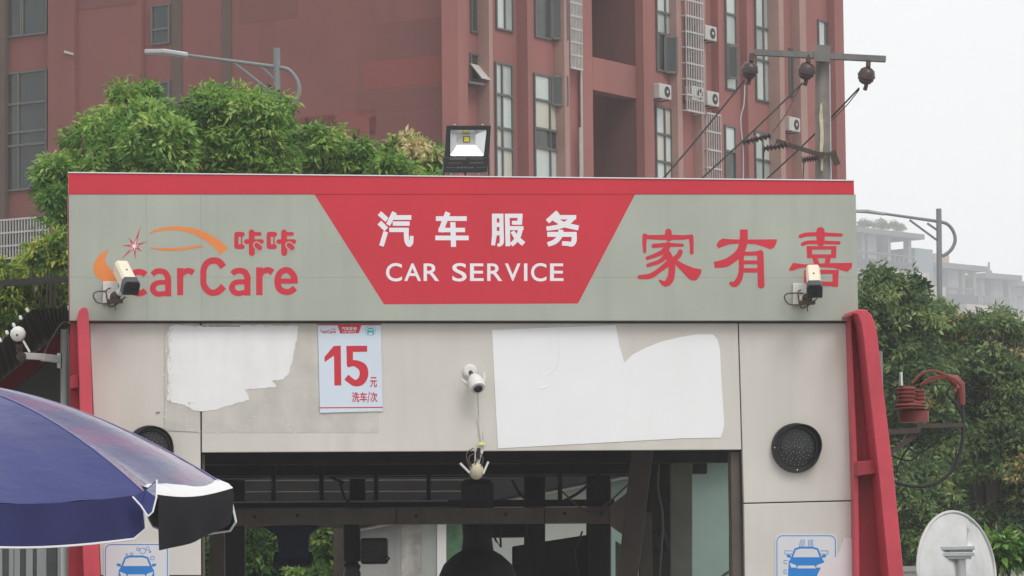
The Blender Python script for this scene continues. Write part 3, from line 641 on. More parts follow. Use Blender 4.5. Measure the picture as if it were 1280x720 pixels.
# hoses, conduits and fittings strung through the bay
for lab, pts, Y_, r_, m_ in (('black hose sagging under the ceiling at the left of the wash bay', [(300, 588), (345, 596), (390, 590), (430, 604)], 32.5, .014, 'wire_black'),
        ('thin dark conduit dropping beside the leaning post in the wash bay', [(824, 566), (822, 610), (828, 650), (824, 720)], 31.0, .012, 'brown_steel'),
        ('looped black hose above the gantry beam, right of the motor', [(640, 600), (655, 622), (690, 630), (720, 618), (742, 600)], 32.0, .012, 'wire_black'),
        ('thin cable drooping over the right end of the gantry beam', [(700, 612), (735, 640), (760, 628), (785, 606)], 30.8, .007, 'wire_brown'),
        ('dark green hose hanging at the lower right of the wash bay', [(914, 714), (905, 719), (890, 735), (880, 760)], 30.0, .012, 'green_panel')):
    h_ = MB(); h_.tube([Vector(p) for p in crom([tuple(P(x, y, Y_)) for x, y in pts], 7)], r_, 6); tag(h_.build('hose', m_, smooth=True), lab, 'hose', 'hoses in the wash bay')
for x_ in (342, 402, 470, 536, 700, 748):
    st_ = MB(); st_.bar(P(x_, 570, 31.36), P(x_, 630, 31.36), .035); st_.build('strut', 'dark_steel', ga)
for x_, y_ in ((318, 646), (372, 644), (520, 645), (632, 643), (706, 642), (752, 642)):
    st_ = MB(); st_.lathe(P(x_, y_, 30.99), (0, -1, 0), [(.014, 0), (.014, .008), (.001, .01)], 8); st_.build('bolt', 'dark_steel', ga)
# top brush carriage with bell cover
bc = thing('brush_carriage', 'black bell shaped brush motor cover hanging under the middle of the gantry', 'wash brush', P(597, 760, 31.4))
o_ = P(597, 700, 31.4); kk = 31.4 / FPX; prof = []
for x, y in ((17, 600), (17, 640), (19, 655), (18, 672), (20, 688), (30, 694), (42, 705), (48, 718), (51, 735), (50, 770)): prof.append((x * kk, (700 - y) * kk))
l = MB(); l.lathe(o_, (0, 0, 1), prof, 24); l.build('bell_cover', 'black_matte', bc, smooth=True)
l = MB(); l.box(P(597, 622, 31.4), (.13, 0, 0), (0, .12, 0), (0, 0, .11)); l.build('motor', 'black_plastic', bc, bevel=.01)
l = MB(); l.tube([P(612, 655, 31.3), P(620, 676, 31.25), P(626, 684, 31.2), P(625, 660, 31.3)], .009, 6); l.build('hose', 'wire_black', bc)
l = MB(); l.box(P(632, 660, 31.5), (.17, 0, 0), (0, .07, 0), (0, 0, .075)); l.build('gear_box', 'black_matte', bc, bevel=.02)
# hanging motor
hm = thing('hanging_motor', 'black boxy motor with cable hanging from the gantry beam, left of centre', 'motor', P(455, 730, 31.2))
l = MB(); l.box(P(440, 676, 31.2), (.062, 0, 0), (0, .08, 0), (0, 0, .16)); l.build('hanger', 'black_matte', hm, bevel=.01)
l = MB(); l.lathe(P(440, 722, 31.2), (0, 0, 1), [(.001, 0), (.065, 0), (.07, .03), (.06, .06), (.07, .09), (.045, .12), (.03, .16)], 16); l.build('shaft', 'black_plastic', hm, smooth=True)
l = MB(); l.box(P(468, 689, 31.1), (.105, 0, 0), (0, .1, 0), (0, 0, .10)); l.build('housing', 'black_plastic', hm, bevel=.02)
l = MB(); l.tube([P(476, 700, 31.0), P(483, 694, 31.0), P(487, 698, 31.0), P(483, 702, 31.0)], .008, 6); l.build('cable', 'wire_black', hm)
l = MB(); l.tube([P(425, 603, 31.2), P(430, 622, 31.1), P(440, 632, 31.1)], .01, 6); l.build('cable', 'wire_black', hm)
l = MB(); l.box(P(447, 618, 31.45), (.06, 0, 0), (0, .06, 0), (0, 0, .12)); l.build('bracket', 'black_matte', hm)
# blue bristle brush
bb_ = thing('wash_brush', 'dark blue bristle brush hanging under the gantry beam at the left', 'wash brush', P(366, 730, 31.3))
l = MB(); l.prism([P(328, 658, 31.3), P(402, 656, 31.3), P(386, 668, 31.3), P(384, 698, 31.3), P(349, 699, 31.3), P(346, 670, 31.3)], Vector((0, .22, 0))); l.build('hood', 'blue_black', bb_, bevel=.01)
l = MB(); rr = random.Random(5)
for k in range(260):
    x = rr.uniform(343, 389); a = P(x, 690, 31.3 + rr.uniform(.02, .2)); l.bar(a, a + Vector((rr.uniform(-.03, .03), rr.uniform(-.02, .02), -rr.uniform(.06, .12))), .006)
tag(l.build('bristles', 'blue_black', bb_), kind='stuff')
# cabinet low in the dark, right of the brush
kb = thing('control_cabinet', 'dark machine cabinet with sloping top low in the wash bay', 'cabinet', P(690, 900, 32.6))
l = MB(); q = [P(640, 683, 32.6), P(737, 668, 32.6), P(737, 900, 32.6), P(640, 900, 32.6)]; q[2].z = q[3].z = .02; l.prism(q, Vector((0, .4, 0))); l.build('body', 'black_matte', kb, bevel=.01)
l = MB(); l.tube([P(728, 664, 32.5), P(718, 690, 32.5), P(722, 718, 32.5), P(740, 760, 32.5)], .008, 6); l.build('hose', 'wire_black', kb)
l = MB(); q = [P(770, 676, 32.3), P(788, 690, 32.3), P(788, 900, 32.3), P(770, 900, 32.3)]; q[2].z = q[3].z = .03; l.prism(q, Vector((0, .2, 0))); l.build('side_case', 'green_panel', kb)
l = MB(); q = [P(800, 560, 32.4), P(843, 560, 32.4), P(843, 900, 32.4), P(795, 900, 32.4)]; q[2].z = q[3].z = .03; l.prism(q, Vector((0, .2, 0))); l.build('tall_case', 'dark_steel', kb)
l = MB(); l.tube([P(812, 690, 32.2), P(840, 686, 32.2)], .02, 8); l.tube([P(812, 672, 32.2), P(826, 660, 32.2), P(834, 690, 32.2)], .03, 8); l.build('pipework', 'black_matte', kb)

# pale lean-to shed beyond the bay
SY = 40.5
sh_ = thing('rear_shed', 'pale green lean-to shed with sloping roof seen through the wash bay', 'shed', P(690, 900, SY) + Vector((0, 1, 0)))
def ys(x): return 660 - (x - 455) * .197
for i, (x0, x1, m_) in enumerate(((448, 501, 'shed_grey'), (501.4, 526, 'plaster'), (526.4, 546, 'shed_pale'), (558, 586, 'shed_glass_green'), (586.4, 612, 'shed_pale'), (612.4, 676, 'shed_pale'), (676.4, 740, 'shed_pale'), (740.4, 800, 'shed_green'), (800.4, 862, 'shed_green'), (862.4, 932, 'shed_green'))):
    q = [P(x0, ys(x0) + 1, SY), P(x1, ys(x1) + 1, SY), P(x1, 900, SY), P(x0, 900, SY)]; q[2].z = q[3].z = 0
    l = MB(); l.prism(q, Vector((0, .06, 0))); l.build('panel', m_, sh_)
l = MB(); q = [P(546.3, ys(546) + 1, SY - .02), P(557.6, ys(557) + 1, SY - .02), P(557.6, 900, SY - .02), P(546.3, 900, SY - .02)]; q[2].z = q[3].z = 0; l.prism(q, Vector((0, .09, 0))); l.build('door_frame', 'white_wall', sh_)
l = MB(); l.prism([P(440, ys(440) - 5, SY - .12), P(936, ys(936) - 5, SY - .12), P(936, ys(936) - .5, SY - .12), P(440, ys(440) - .5, SY - .12)], Vector((0, 2.2, 0))); l.build('roof', 'roof_sheet', sh_)
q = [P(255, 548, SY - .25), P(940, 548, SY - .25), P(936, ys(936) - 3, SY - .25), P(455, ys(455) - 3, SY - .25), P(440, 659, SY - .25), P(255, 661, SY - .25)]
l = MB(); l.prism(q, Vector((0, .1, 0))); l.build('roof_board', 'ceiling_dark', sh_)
for y_, xa, xb in ((601, 285, 600), (615, 292, 612), (579, 690, 800)): l = MB(); l.tube([P(xa, y_, SY - .3), P(xb, y_ - 1, SY - .3)], .006, 6); l.build('rail', 'brown_steel', sh_)
l = MB(); l.tube([P(440, ys(440) + 1.5, SY - .12), P(936, ys(936) + 1.5, SY - .12)], .014, 6); l.build('gutter', 'grille', sh_)

# ------------------------------------------------------------------ fascia sign
sg = thing('fascia_sign', 'long grey and red fascia sign board with Chinese lettering over the wash bay', 'sign', FA.W(0, FA.tz(578, 401)[1], -.1))
OS = .075
top = lambda x: 216.3 + (x - 86) * (226.2 - 216.3) / 981
cuts = [(85.6, 182.8), (182.95, 250.4), (250.55, 1069)]
def edge(x, y):   # the board's ends lean slightly
    return x + (y - 217) * (.009 if x < 90 else .022 if x > 1060 else .010)
for a, b in cuts:
    for (ya, yb_) in ((243.0, 346.6), (346.75, 400.6)):
        panel('panel', [(edge(a, ya), ya), (edge(b, ya), ya), (edge(b, yb_), yb_), (edge(a, yb_), yb_)], OS, .20, 'sign_grey', sg, bevel=0)
panel('top_band', [(85.4, top(86)), (1067.4, top(1067)), (1067.8, 242.9), (85.6, 242.9)], OS + .004, .21, 'sign_red', sg, bevel=.003)
cp = MB(); cp.fprism(FA, [(85, top(86) - 1.5), (1068, top(1068) - 1.5), (1068, top(1068) - .2), (85, top(86) - .2)], OS + .012, .23); cp.build('top_cap', 'white_trim', sg)
en = MB(); en.fprism(FA, [(84.4, 243.5), (85.5, 243.5), (87.6, 400), (86.4, 400)], OS - .01, .19); en.build('end_trim', 'frame_red_dark', sg)
bt = MB(); bt.fprism(FA, [(88, 400.9), (1071, 400.9), (1071, 402.6), (88, 402.6)], OS - .03, .16); bt.build('bottom_shade', 'seam', sg)  # dark strip painted as the line of shade under the board
mb = MB(); mb.poly([FA.P(x, y, OS + .0006) for x, y in ((393, 242.8), (794, 242.8), (722.5, 379.4), (480, 380.4))]); mb.build('red_field', 'sign_red', sg)
LO = OS + .0012
z7 = dict(org=(465, 255), sc=9.48); z8 = dict(org=(600, 255), sc=9.48)
print_strokes(FA, LO, [B((88, 108, 62), (178, 190, 58)), B((86, 220, 62), (170, 300, 60)), B((163, 328, 56), (112, 498, 56)), B((268, 98, 62), (190, 248, 52)), B((250, 160, 56), (466, 160, 56)), B((246, 232, 52), (446, 232, 52)), B((205, 307, 52), (436, 307, 52)),
    SM((405, 285, 58), (407, 380, 58), (415, 445, 58), (440, 482, 52), (464, 455, 48), (471, 378, 44))], 'white_vinyl', sg, 'character', **z7)
print_strokes(FA, LO, [B((757, 173, 55), (1123, 173, 55)), B((900, 98, 64), (812, 330, 62)), B((788, 308, 52), (1103, 308, 52)), B((750, 402, 55), (1146, 402, 55)), B((958, 215, 62), (966, 508, 60))], 'white_vinyl', sg, 'character', **z7)
print_strokes(FA, LO, [B((170, 115, 58), (171, 370, 56), (155, 490, 46)), SM((253, 115, 48), (255, 300, 50), (258, 440, 50), (240, 480, 42), (205, 486, 34)), B((145, 142, 55), (277, 142, 55)), B((168, 246, 52), (257, 246, 52)), B((168, 346, 52), (257, 346, 52)),
    B((322, 115, 56), (331, 500, 58)), B((300, 140, 50), (505, 140, 50)), B((475, 120, 58), (470, 245, 56)), B((378, 222, 46), (497, 222, 48)), B((330, 286, 48), (515, 286, 48)), SM((488, 265, 54), (460, 370, 58), (425, 430, 56), (370, 485, 50)), B((383, 325, 50), (432, 400, 56), (518, 474, 60))], 'white_vinyl', sg, 'character', **z8)
print_strokes(FA, LO, [B((925, 100, 64), (798, 208, 58)), B((890, 157, 52), (1140, 157, 52)), SM((1112, 150, 66), (1040, 220, 62), (930, 270, 58), (788, 292, 50)), B((876, 175, 52), (1000, 248, 60), (1168, 284, 60)),
    B((797, 360, 58), (1145, 360, 58)), SM((1115, 345, 62), (1115, 430, 62), (1090, 475, 56), (1040, 470, 54), (972, 466, 52)), SM((960, 305, 60), (945, 380, 62), (890, 445, 60), (802, 480, 54))], 'white_vinyl', sg, 'character', **z8)
LET = 'CAR SERVICE'
lx = [(482.5, 502.5), (505.3, 526.3), (529.5, 549), None, (565.3, 583.3), (587.5, 604.5), (609, 628), (631.2, 650.6), (655, 659.2), (663.7, 683.2), (687.5, 704.3)]
for ch, bx_ in zip(LET, lx):
    if bx_: print_text(FA, LO, ch, (bx_[0], 328.8 if ch in 'CS' else 329.3, bx_[1], 351.8 if ch in 'CS' else 351.2), 'white_vinyl', sg, 'letter', .012)
z4 = dict(org=(790, 280), sc=8.57); z5 = dict(org=(884, 280), sc=8.57); z6 = dict(org=(980, 276), sc=5.805)
print_strokes(FA, LO, [SR((390, 85, 70), (390, 120, 74), (395, 150, 74)), RD((136, 295, 36), (133, 200, 44), (138, 128, 54)), SM((115, 128, 52), (180, 140, 46), (300, 143, 54), (400, 142, 58), (540, 144, 50), (610, 136, 44), (655, 130, 34)), RD((632, 140, 52), (640, 220, 42), (640, 308, 40)),
    RD((232, 234, 46), (380, 222, 46), (540, 227, 34)), SR((385, 225, 70), (350, 285, 62), (270, 328, 46), (165, 366, 40)), SM((352, 270, 60), (395, 345, 72), (425, 430, 74), (424, 530, 72), (405, 600, 76), (355, 640, 62), (290, 600, 18)),
    SR((385, 320, 60), (300, 398, 46), (172, 442, 40)), SR((395, 415, 66), (300, 490, 52), (200, 555, 56), (82, 568, 44)), SR((518, 295, 50), (500, 335, 56), (440, 390, 52)),
    PG((430, 352), (480, 385), (560, 430), (650, 468), (745, 486), (738, 532), (695, 598), (655, 606), (610, 588), (560, 535), (510, 480), (440, 408))], 'sign_red', sg, 'character', **z4)
print_strokes(FA, LO, [PG((165, 155), (260, 163), (345, 166), (440, 166), (600, 165), (746, 163), (744, 200), (718, 252), (675, 272), (610, 245), (520, 218), (420, 212), (330, 212), (230, 220), (165, 244), (118, 262), (98, 225), (125, 180)),
    SM((392, 58, 84), (393, 110, 84), (390, 170, 88), (375, 250, 88), (340, 315, 86), (270, 375, 84), (190, 420, 86), (75, 438, 66)), SR((366, 300, 56), (366, 420, 56), (362, 520, 56), (338, 600, 64), (295, 645, 64), (255, 636, 40)),
    SM((380, 318, 44), (500, 316, 44), (575, 306, 50)), RD((570, 312, 68), (572, 420, 70), (575, 560, 70), (578, 655, 74)), B((380, 410, 40), (555, 410, 40)), B((380, 496, 46), (560, 496, 46))], 'sign_red', sg, 'character', **z5)
print_strokes(FA, LO, [RD((265, 75, 60), (266, 155, 60)), SR((120, 113, 28), (165, 100, 30), (265, 98, 30), (415, 103, 24)), SR((134, 170, 26), (175, 157, 28), (265, 156, 26), (398, 160, 25)),
    B((165, 196, 26), (380, 196, 26)), B((184, 185, 38), (186, 270, 36)), B((362, 185, 38), (360, 270, 36)), B((180, 257, 27), (368, 257, 27)), B((222, 262, 36), (240, 318, 36)), B((322, 262, 36), (312, 318, 36)),
    PG((40, 345), (66, 305), (150, 316), (240, 310), (330, 307), (496, 305), (490, 342), (460, 369), (425, 360), (360, 341), (250, 336), (120, 341), (60, 362), (37, 362)),
    B((150, 370, 28), (396, 370, 28)), B((376, 357, 44), (372, 478, 40)), B((160, 455, 30), (385, 458, 32)), B((168, 357, 40), (166, 470, 40))], 'sign_red', sg, 'character', **z6)
z2 = dict(org=(160, 316), sc=11.61); z3 = dict(org=(250, 310), sc=10.16); z1 = dict(org=(280, 280), sc=12.8)
c_arc = [(155 + 148 * math.cos(a) * 1.0, 433 + 157 * math.sin(a), 88) for a in np.linspace(R(-47), R(-313), 26)]
print_strokes(FA, LO, [ribbon(c_arc)], 'sign_red', sg, 'letter', **z2)
print_strokes(FA, LO, [SM((352, 318, 76), (400, 276, 80), (460, 264, 82), (530, 282, 84), (575, 345, 86), (583, 430, 88), (583, 632, 88)), SM((583, 430, 70), (460, 430, 70), (388, 456, 78), (359, 515, 86), (386, 574, 82), (450, 600, 76), (545, 588, 70))], 'sign_red', sg, 'letter', **z2)
print_strokes(FA, LO, [B((757, 222, 92), (758, 615, 86)), SM((775, 330, 70), (810, 280, 80), (860, 262, 82), (905, 266, 84), (950, 292, 88))], 'sign_red', sg, 'letter', **z2)
print_strokes(FA, LO, [SM((298, 242, 86), (240, 175, 86), (165, 159, 82), (90, 190, 80), (47, 270, 78), (43, 360, 78), (47, 460, 78), (95, 540, 80), (165, 570, 80), (240, 545, 86), (300, 486, 88))], 'sign_red', sg, 'letter', **z3)
print_strokes(FA, LO, [SM((412, 330, 72), (450, 296, 74), (510, 288, 75), (570, 308, 78), (600, 370, 80), (602, 450, 80), (602, 604, 80)), SM((600, 430, 64), (490, 430, 66), (432, 450, 70), (406, 505, 76), (432, 555, 74), (490, 577, 68), (565, 562, 64)) ], 'sign_red', sg, 'letter', **z3)
print_strokes(FA, LO, [B((754, 245, 82), (754, 598, 80)), SM((772, 340, 60), (800, 300, 70), (845, 282, 75), (880, 284, 78), (922, 310, 82))], 'sign_red', sg, 'letter', **z3)
print_strokes(FA, LO, [B((985, 420, 66), (1240, 420, 66)), SM((1204, 446, 76), (1196, 370, 80), (1150, 302, 80), (1090, 280, 78), (1022, 312, 78), (989, 380, 80), (986, 445, 80), (1012, 520, 80), (1085, 557, 78), (1150, 550, 78), (1208, 508, 76))], 'sign_red', sg, 'letter', **z3)
for dx in (0, 518):
    q = lambda *p: [(x + dx, y, w_) for x, y, w_ in p]
    print_strokes(FA, LO, [RD(*q((205, 165, 80), (292, 165, 80))), RD(*q((205, 363, 76), (292, 363, 76))), B(*q((198, 160, 66), (198, 370, 66))), B(*q((282, 190, 22), (282, 345, 22))),
        RD(*q((442, 132, 90), (447, 464, 96))), RD(*q((358, 280, 74), (600, 280, 74))), RD(*q((450, 158, 60), (572, 158, 60)))], 'sign_red', sg, 'character', **z1)
    print_strokes(FA, LO + .0012, [RD(*q((522, 338, 120), (575, 385, 120)))], 'sign_grey', sg, 'dot_outline', **z1)
    print_strokes(FA, LO + .0014, [RD(*q((524, 338, 84), (572, 380, 84)))], 'sign_red', sg, 'dot', **z1)
zs_ = dict(org=(130, 260), sc=5.14)
print_strokes(FA, LO - .0002, [SM((292, 165, 4), (330, 147, 14), (390, 135, 22), (480, 131, 26), (580, 150, 36), (670, 192, 50), (735, 240, 60), (772, 280, 66)), SM((292, 256, 3), (340, 262, 12), (420, 266, 18), (520, 261, 18), (600, 248, 14), (642, 243, 6))], 'orange_vinyl', sg, 'car_outline', **zs_)
print_strokes(FA, LO - .0002, [[np.array(crom([(190, 85), (110, 128), (60, 200), (50, 275), (85, 340), (160, 382), (245, 405), (262, 330), (215, 275), (172, 225), (155, 165), (190, 85)], 5))[:, :2]]], 'orange_vinyl', sg, 'crescent', org=(110, 300), sc=7.2)
def star(tips, cx, cy, rin):
    ps = []; tips = sorted(tips, key=lambda t: math.atan2(t[1] - cy, t[0] - cx)); n = len(tips)
    for i, t in enumerate(tips):
        a = math.atan2(t[1] - cy, t[0] - cx); b = math.atan2(tips[(i + 1) % n][1] - cy, tips[(i + 1) % n][0] - cx); b += 2 * math.pi if b < a else 0
        ps += [t, (cx + rin * math.cos((a + b) / 2), cy + rin * math.sin((a + b) / 2))]
    return PG(*ps)
tips = [(240, 105), (278, 214), (247, 280), (203, 332), (105, 335), (115, 240), (156, 186)]
print_strokes(FA, LO, [star(tips, 195, 245, 17)], 'sign_red', sg, 'star', **zs_)
print_strokes(FA, LO + .0003, [star([((x - 195) * .38 + 195, (y - 245) * .38 + 245) for x, y in tips], 195, 245, 9)], 'white_vinyl', sg, 'star_centre', **zs_)

# ------------------------------------------------------------------ papers, poster, stickers on the front
def sheet(name, px, off, m_, label, cat, th=.0015, jitter=0, group=None, seed=1):
    rr = random.Random(seed); out = []
    for i, p in enumerate(px):
        out.append(p)
        if jitter:
            q = px[(i + 1) % len(px)]; L = math.hypot(q[0] - p[0], q[1] - p[1]); n = max(1, int(L / 3))
            for k in range(1, n): out.append((p[0] + (q[0] - p[0]) * k / n + rr.uniform(-jitter, jitter), p[1] + (q[1] - p[1]) * k / n + rr.uniform(-jitter, jitter)))
    mb = MB(); mb.fprism(FA, out, off, th); o = mb.build(name, m_); tag(o, label, cat, group); return o
T4 = lambda p: [(180 + x / 4, 390 + y / 4) for x, y in p]
rs = MB(); rs.poly([FA.P(x, y, .0052) for x, y in ((206, 404.5), (249.6, 404.5), (249.6, 540), (206, 538))]); rs.poly([FA.P(x, y, .0052) for x, y in ((253, 405), (397, 405), (399, 513), (473, 513), (473, 541), (253, 541))]); ro_ = rs.build('glue_residue', 'residue', cw)
rr = random.Random(3); fl = MB()
for k in range(150):
    e = rr.choice((0, 1, 2)); 
    x, y = ((rr.uniform(205, 213), rr.uniform(408, 540)), (rr.uniform(255, 475), rr.gauss(539, 2.5)), (rr.uniform(215, 395), rr.uniform(520, 545)))[e]
    s_ = rr.uniform(.3, 1.5); fl.poly([FA.P(x + rr.uniform(-s_, s_) * 2, y + rr.uniform(-s_, s_), .0068 + k * 2e-6) for _ in range(3)])
fo = fl.build('residue_flecks', 'paper_worn' , cw, weld=False); fo['kind'] = 'stuff'
PLft = [(125, 80), (150, 63), (240, 70), (400, 68), (560, 65), (772, 68), (765, 130), (745, 230), (725, 305), (698, 338), (640, 345), (662, 375), (505, 387), (527, 440), (400, 475), (345, 492), (285, 497), (240, 488), (200, 465), (150, 455), (115, 440), (122, 350), (116, 260), (124, 180), (116, 120)]
pl_sheet = sheet('paper_sheet', T4(PLft), .0076, 'paper_worn', 'torn white paper with ragged left edge on the beige panel, left of the price poster', 'paper', jitter=.7, seed=4)
sc = MB(); rr = random.Random(12)
for k in range(110):
    e = rr.random()
    if e < .62: x, y = 209.5 + abs(rr.gauss(0, 2.6)), rr.uniform(410, 500); w_, h_ = rr.uniform(.3, 1.3), rr.uniform(1.5, 7)
    elif e < .85: x, y = rr.uniform(212, 368), 406 + abs(rr.gauss(0, 1.0)); w_, h_ = rr.uniform(2, 9), rr.uniform(.3, 1.0)
    else: x, y = rr.uniform(212, 260), 505 + rr.uniform(-4, 6); w_, h_ = rr.uniform(.4, 1.2), rr.uniform(1, 5)
    sc.poly([FA.P(x + rr.uniform(-.3, .3), y, .0084 + k * 3e-6), FA.P(x + w_, y + rr.uniform(0, h_ * .4), .0084 + k * 3e-6), FA.P(x + w_ * .6 + rr.uniform(-.4, .4), y + h_, .0084 + k * 3e-6)])
so_ = sc.build('scuffs', 'residue', pl_sheet, weld=False); so_['kind'] = 'stuff'
# scuffed strips where the paper has lifted along its left and top edge
T6 = lambda p: [(600 + x / 4, 390 + y / 4) for x, y in p]
ps_ = sheet('paper_sheet', T6([(60, 90), (680, 65), (695, 160), (722, 253), (760, 215), (830, 178), (900, 150), (1000, 125), (1080, 112), (1165, 112), (1188, 138), (1200, 185), (1205, 290), (1222, 570), (1205, 628), (1000, 632), (640, 652), (400, 665), (90, 682), (75, 400)]), .0076, 'paper', 'large white paper with a torn notch on the right half of the lintel', 'paper')
cr = MB()
for pts in ([(340, 82), (350, 120), (354, 180)], [(375, 105), (392, 150), (395, 215), (380, 275), (340, 312), (290, 332)], [(355, 360), (325, 380), (285, 383)]):
    s_ = crom(T6(pts), 5); cr.tube([FA.P(x, y, .0068) for x, y in s_], [.001 + .003 * math.sin(math.pi * i / (len(s_) - 1)) for i in range(len(s_))], 6)
cr_o = cr.build('wrinkle', 'paper', ps_, smooth=True)
# thin dark pieces of old edge
for x0, y0, x1, y1 in ((253, 407.2, 300, 408), (195, 515, 200, 515.6)):
    mb = MB(); mb.fprism(FA, [(x0, y0), (x1, y0), (x1, y0 + 1), (x0, y0 + 1)], .008, .003); mb.build('dark_gap', 'seam', cw)

po = thing('price_poster', 'light blue price poster reading 15 in red, pasted under the fascia sign', 'poster', FA.P(438, 516, .01))
mb = MB(); mb.fprism(FA, [(397.3, 406), (476, 404.5), (478.6, 514), (400, 516)], .013, .005); mb.build('sheet', 'poster_paper', po)
zp = dict(org=(385, 395), sc=5.76); OP = .0136
tilt = lambda st: [np.array([(x, y + (x - 300) * -.004) for x, y in pg]) for pg in st]
print_strokes(FA, OP, [B((68, 63, 9), (526, 61, 9))], 'sign_red', po, 'top_line', **zp)
print_strokes(FA, OP, [B((82, 661, 8), (540, 658, 8))], 'sign_red', po, 'bottom_line', **zp)
print_strokes(FA, OP + .0004, [PG((212, 62), (385, 61), (366, 124), (232, 126))], 'sign_red', po, 'title_field', **zp)
print_strokes(FA, OP, [PG((185, 216), (236, 213), (240, 500), (190, 501), (187, 285), (120, 332), (118, 296))], 'sign_red', po, 'numeral', **zp)
print_strokes(FA, OP, [B((276, 237, 44), (426, 236, 44)), B((300, 216, 48), (302, 362, 44)), SM((282, 352, 40), (335, 340, 46), (390, 368, 62), (403, 420, 62), (382, 468, 58), (335, 482, 46), (276, 440, 46))], 'sign_red', po, 'numeral', **zp)
fx = lambda x, y: (385 + x / 5.76, 395 + y / 5.76)
def ptext(body, x0, y0, x1, y1, m_, name, bold): a = fx(x0, y0); b = fx(x1, y1); print_text(FA, OP + .0012, body, (a[0], a[1], b[0], b[1]), m_, po, name, bold)
ptext('元', 447, 440, 497, 512, 'sign_red', 'character', .015); ptext('洗车', 316, 547, 425, 620, 'sign_red', 'character', .015); ptext('/', 428, 545, 445, 622, 'sign_red', 'character', .01); ptext('次', 448, 547, 500, 620, 'sign_red', 'character', .015)
ptext('汽车服务', 241, 78, 353, 104, 'white_vinyl', 'character', .02); ptext('CAR SERVICE', 247, 109, 345, 119, 'white_vinyl', 'letter', .01)
ptext('carCare', 100, 100, 200, 124, 'sign_red', 'letter', .02); ptext('咔咔', 168, 90, 200, 101, 'sign_red', 'character', .01)
print_strokes(FA, OP, [SM((90, 92, 3), (92, 108, 7), (104, 116, 5))], 'orange_vinyl', po, 'crescent', **zp)
print_strokes(FA, OP, [circ(450, 105, 36, 3), SM((428, 108, 8), (436, 92, 8), (450, 90, 12), (464, 92, 8), (472, 108, 8)), B((426, 112, 14), (474, 112, 14)), B((432, 120, 8), (432, 136, 8)), B((468, 120, 8), (468, 136, 8))], 'teal_print', po, 'emblem', **zp)

def wash_icon(label, x0, x1, y0, cx, bubbles):
    t = thing('wash_sticker', label, 'sticker', FA.P((x0 + x1) / 2, y0 + 112, .01), 'blue car wash stickers'); wd = x1 - x0; h = 112
    def rr_(m_, a=7): 
        x_0, x_1, y_0, y_1 = x0 + m_, x1 - m_, y0 + m_, y0 + h - m_; o = []
        for (cx_, cy_, s0) in ((x_1 - a, y_0 + a, -90), (x_1 - a, y_1 - a, 0), (x_0 + a, y_1 - a, 90), (x_0 + a, y_0 + a, 180)):
            for k in range(6): an_ = R(s0 + 18 * k); o.append((cx_ + a * math.cos(an_), cy_ + a * math.sin(an_)))
        return o
    mb = MB(); mb.fprism(FA, rr_(0), .0052, .004); mb.build('sheet', 'sticker', t)
    st = rr_(2.2); st = st + [st[0]]; print_strokes(FA, .0058, [ribbon([(x, y, 1.1) for x, y in st])], 'blue_print', t, 'border')
    y = y0 + 17
    car = [ribbon([(cx - 21, y + 20, 2.4), (cx - 14, y + 2, 2.2), (cx - 8, y, 2.4), (cx + 8, y, 2.4), (cx + 14, y + 2, 2.2), (cx + 21, y + 20, 2.4)]),
           PG((cx - 18, y + 12), (cx + 18, y + 12), (cx + 22, y + 17), (cx + 23, y + 34), (cx + 22, y + 42), (cx + 15, y + 42), (cx + 15, y + 36), (cx - 15, y + 36), (cx - 15, y + 42), (cx - 22, y + 42), (cx - 23, y + 34), (cx - 22, y + 17)),
           PG((cx - 25, y + 9), (cx - 20, y + 9), (cx - 19, y + 13), (cx - 24, y + 12)), PG((cx + 25, y + 9), (cx + 20, y + 9), (cx + 19, y + 13), (cx + 24, y + 12))]
    print_strokes(FA, .006, car, 'blue_print', t, 'car_symbol')
    li = [PG((cx - 21, y + 19), (cx - 13, y + 22), (cx - 12, y + 25), (cx - 19, y + 25)), PG((cx + 21, y + 19), (cx + 13, y + 22), (cx + 12, y + 25), (cx + 19, y + 25)), PG((cx - 10, y + 22.5), (cx + 10, y + 22.5), (cx + 12, y + 26), (cx - 12, y + 26))]
    print_strokes(FA, .0068, li, 'sticker', t, 'headlight_symbol')
    if bubbles: bs_ = [circ(cx + a, y - b, r_, .7) for a, b, r_ in ((8, 7, 3.6), (2, 9, 1.8), (14, 10, 2), (17, 6, 1.2), (-6, 3, 1.6), (-12, 2, 1.4), (20, -2, 2.4))]
    else:
        bs_ = [B((cx - 7 + k * 1.6, y - 10, .6), (cx - 9 + k * 1.6 + k * .4, y - 1, .6)) for k in range(4)] + [B((cx + 3 + k * 1.6, y - 10, .6), (cx + 2 + k * 2, y - 1, .6)) for k in range(4)]
        bs_ += [ribbon([(cx - 18, y + 8, .6), (cx - 27, y + 8, .6), (cx - 27, y + 4, .6), (cx - 17, y + 4, .6)]), ribbon([(cx + 18, y + 8, .6), (cx + 27, y + 8, .6), (cx + 27, y + 4, .6), (cx + 17, y + 4, .6)]), ribbon([(cx - 24, y + 20, .6), (cx - 28, y + 20, .6), (cx - 28, y + 16, .6), (cx - 24, y + 16, .6)]), ribbon([(cx - 24, y + 32, .6), (cx - 28, y + 32, .6), (cx - 28, y + 28, .6), (cx - 24, y + 28, .6)])]
    tag(print_strokes(FA, .006, bs_, 'blue_print', t, 'foam_symbol'), kind='stuff'); return t
wash_icon('blue and white car wash sticker with soap bubbles on the left pillar, under the umbrella', 129.5, 211.5, 678.5, 170.5, True)
wash_icon('blue and white car wash sticker with water jets on the right pillar', 969, 1046.5, 667.5, 1008, False)
T8 = lambda p: [(940 + x / 8.53, 640 + y / 8.53) for x, y in p]
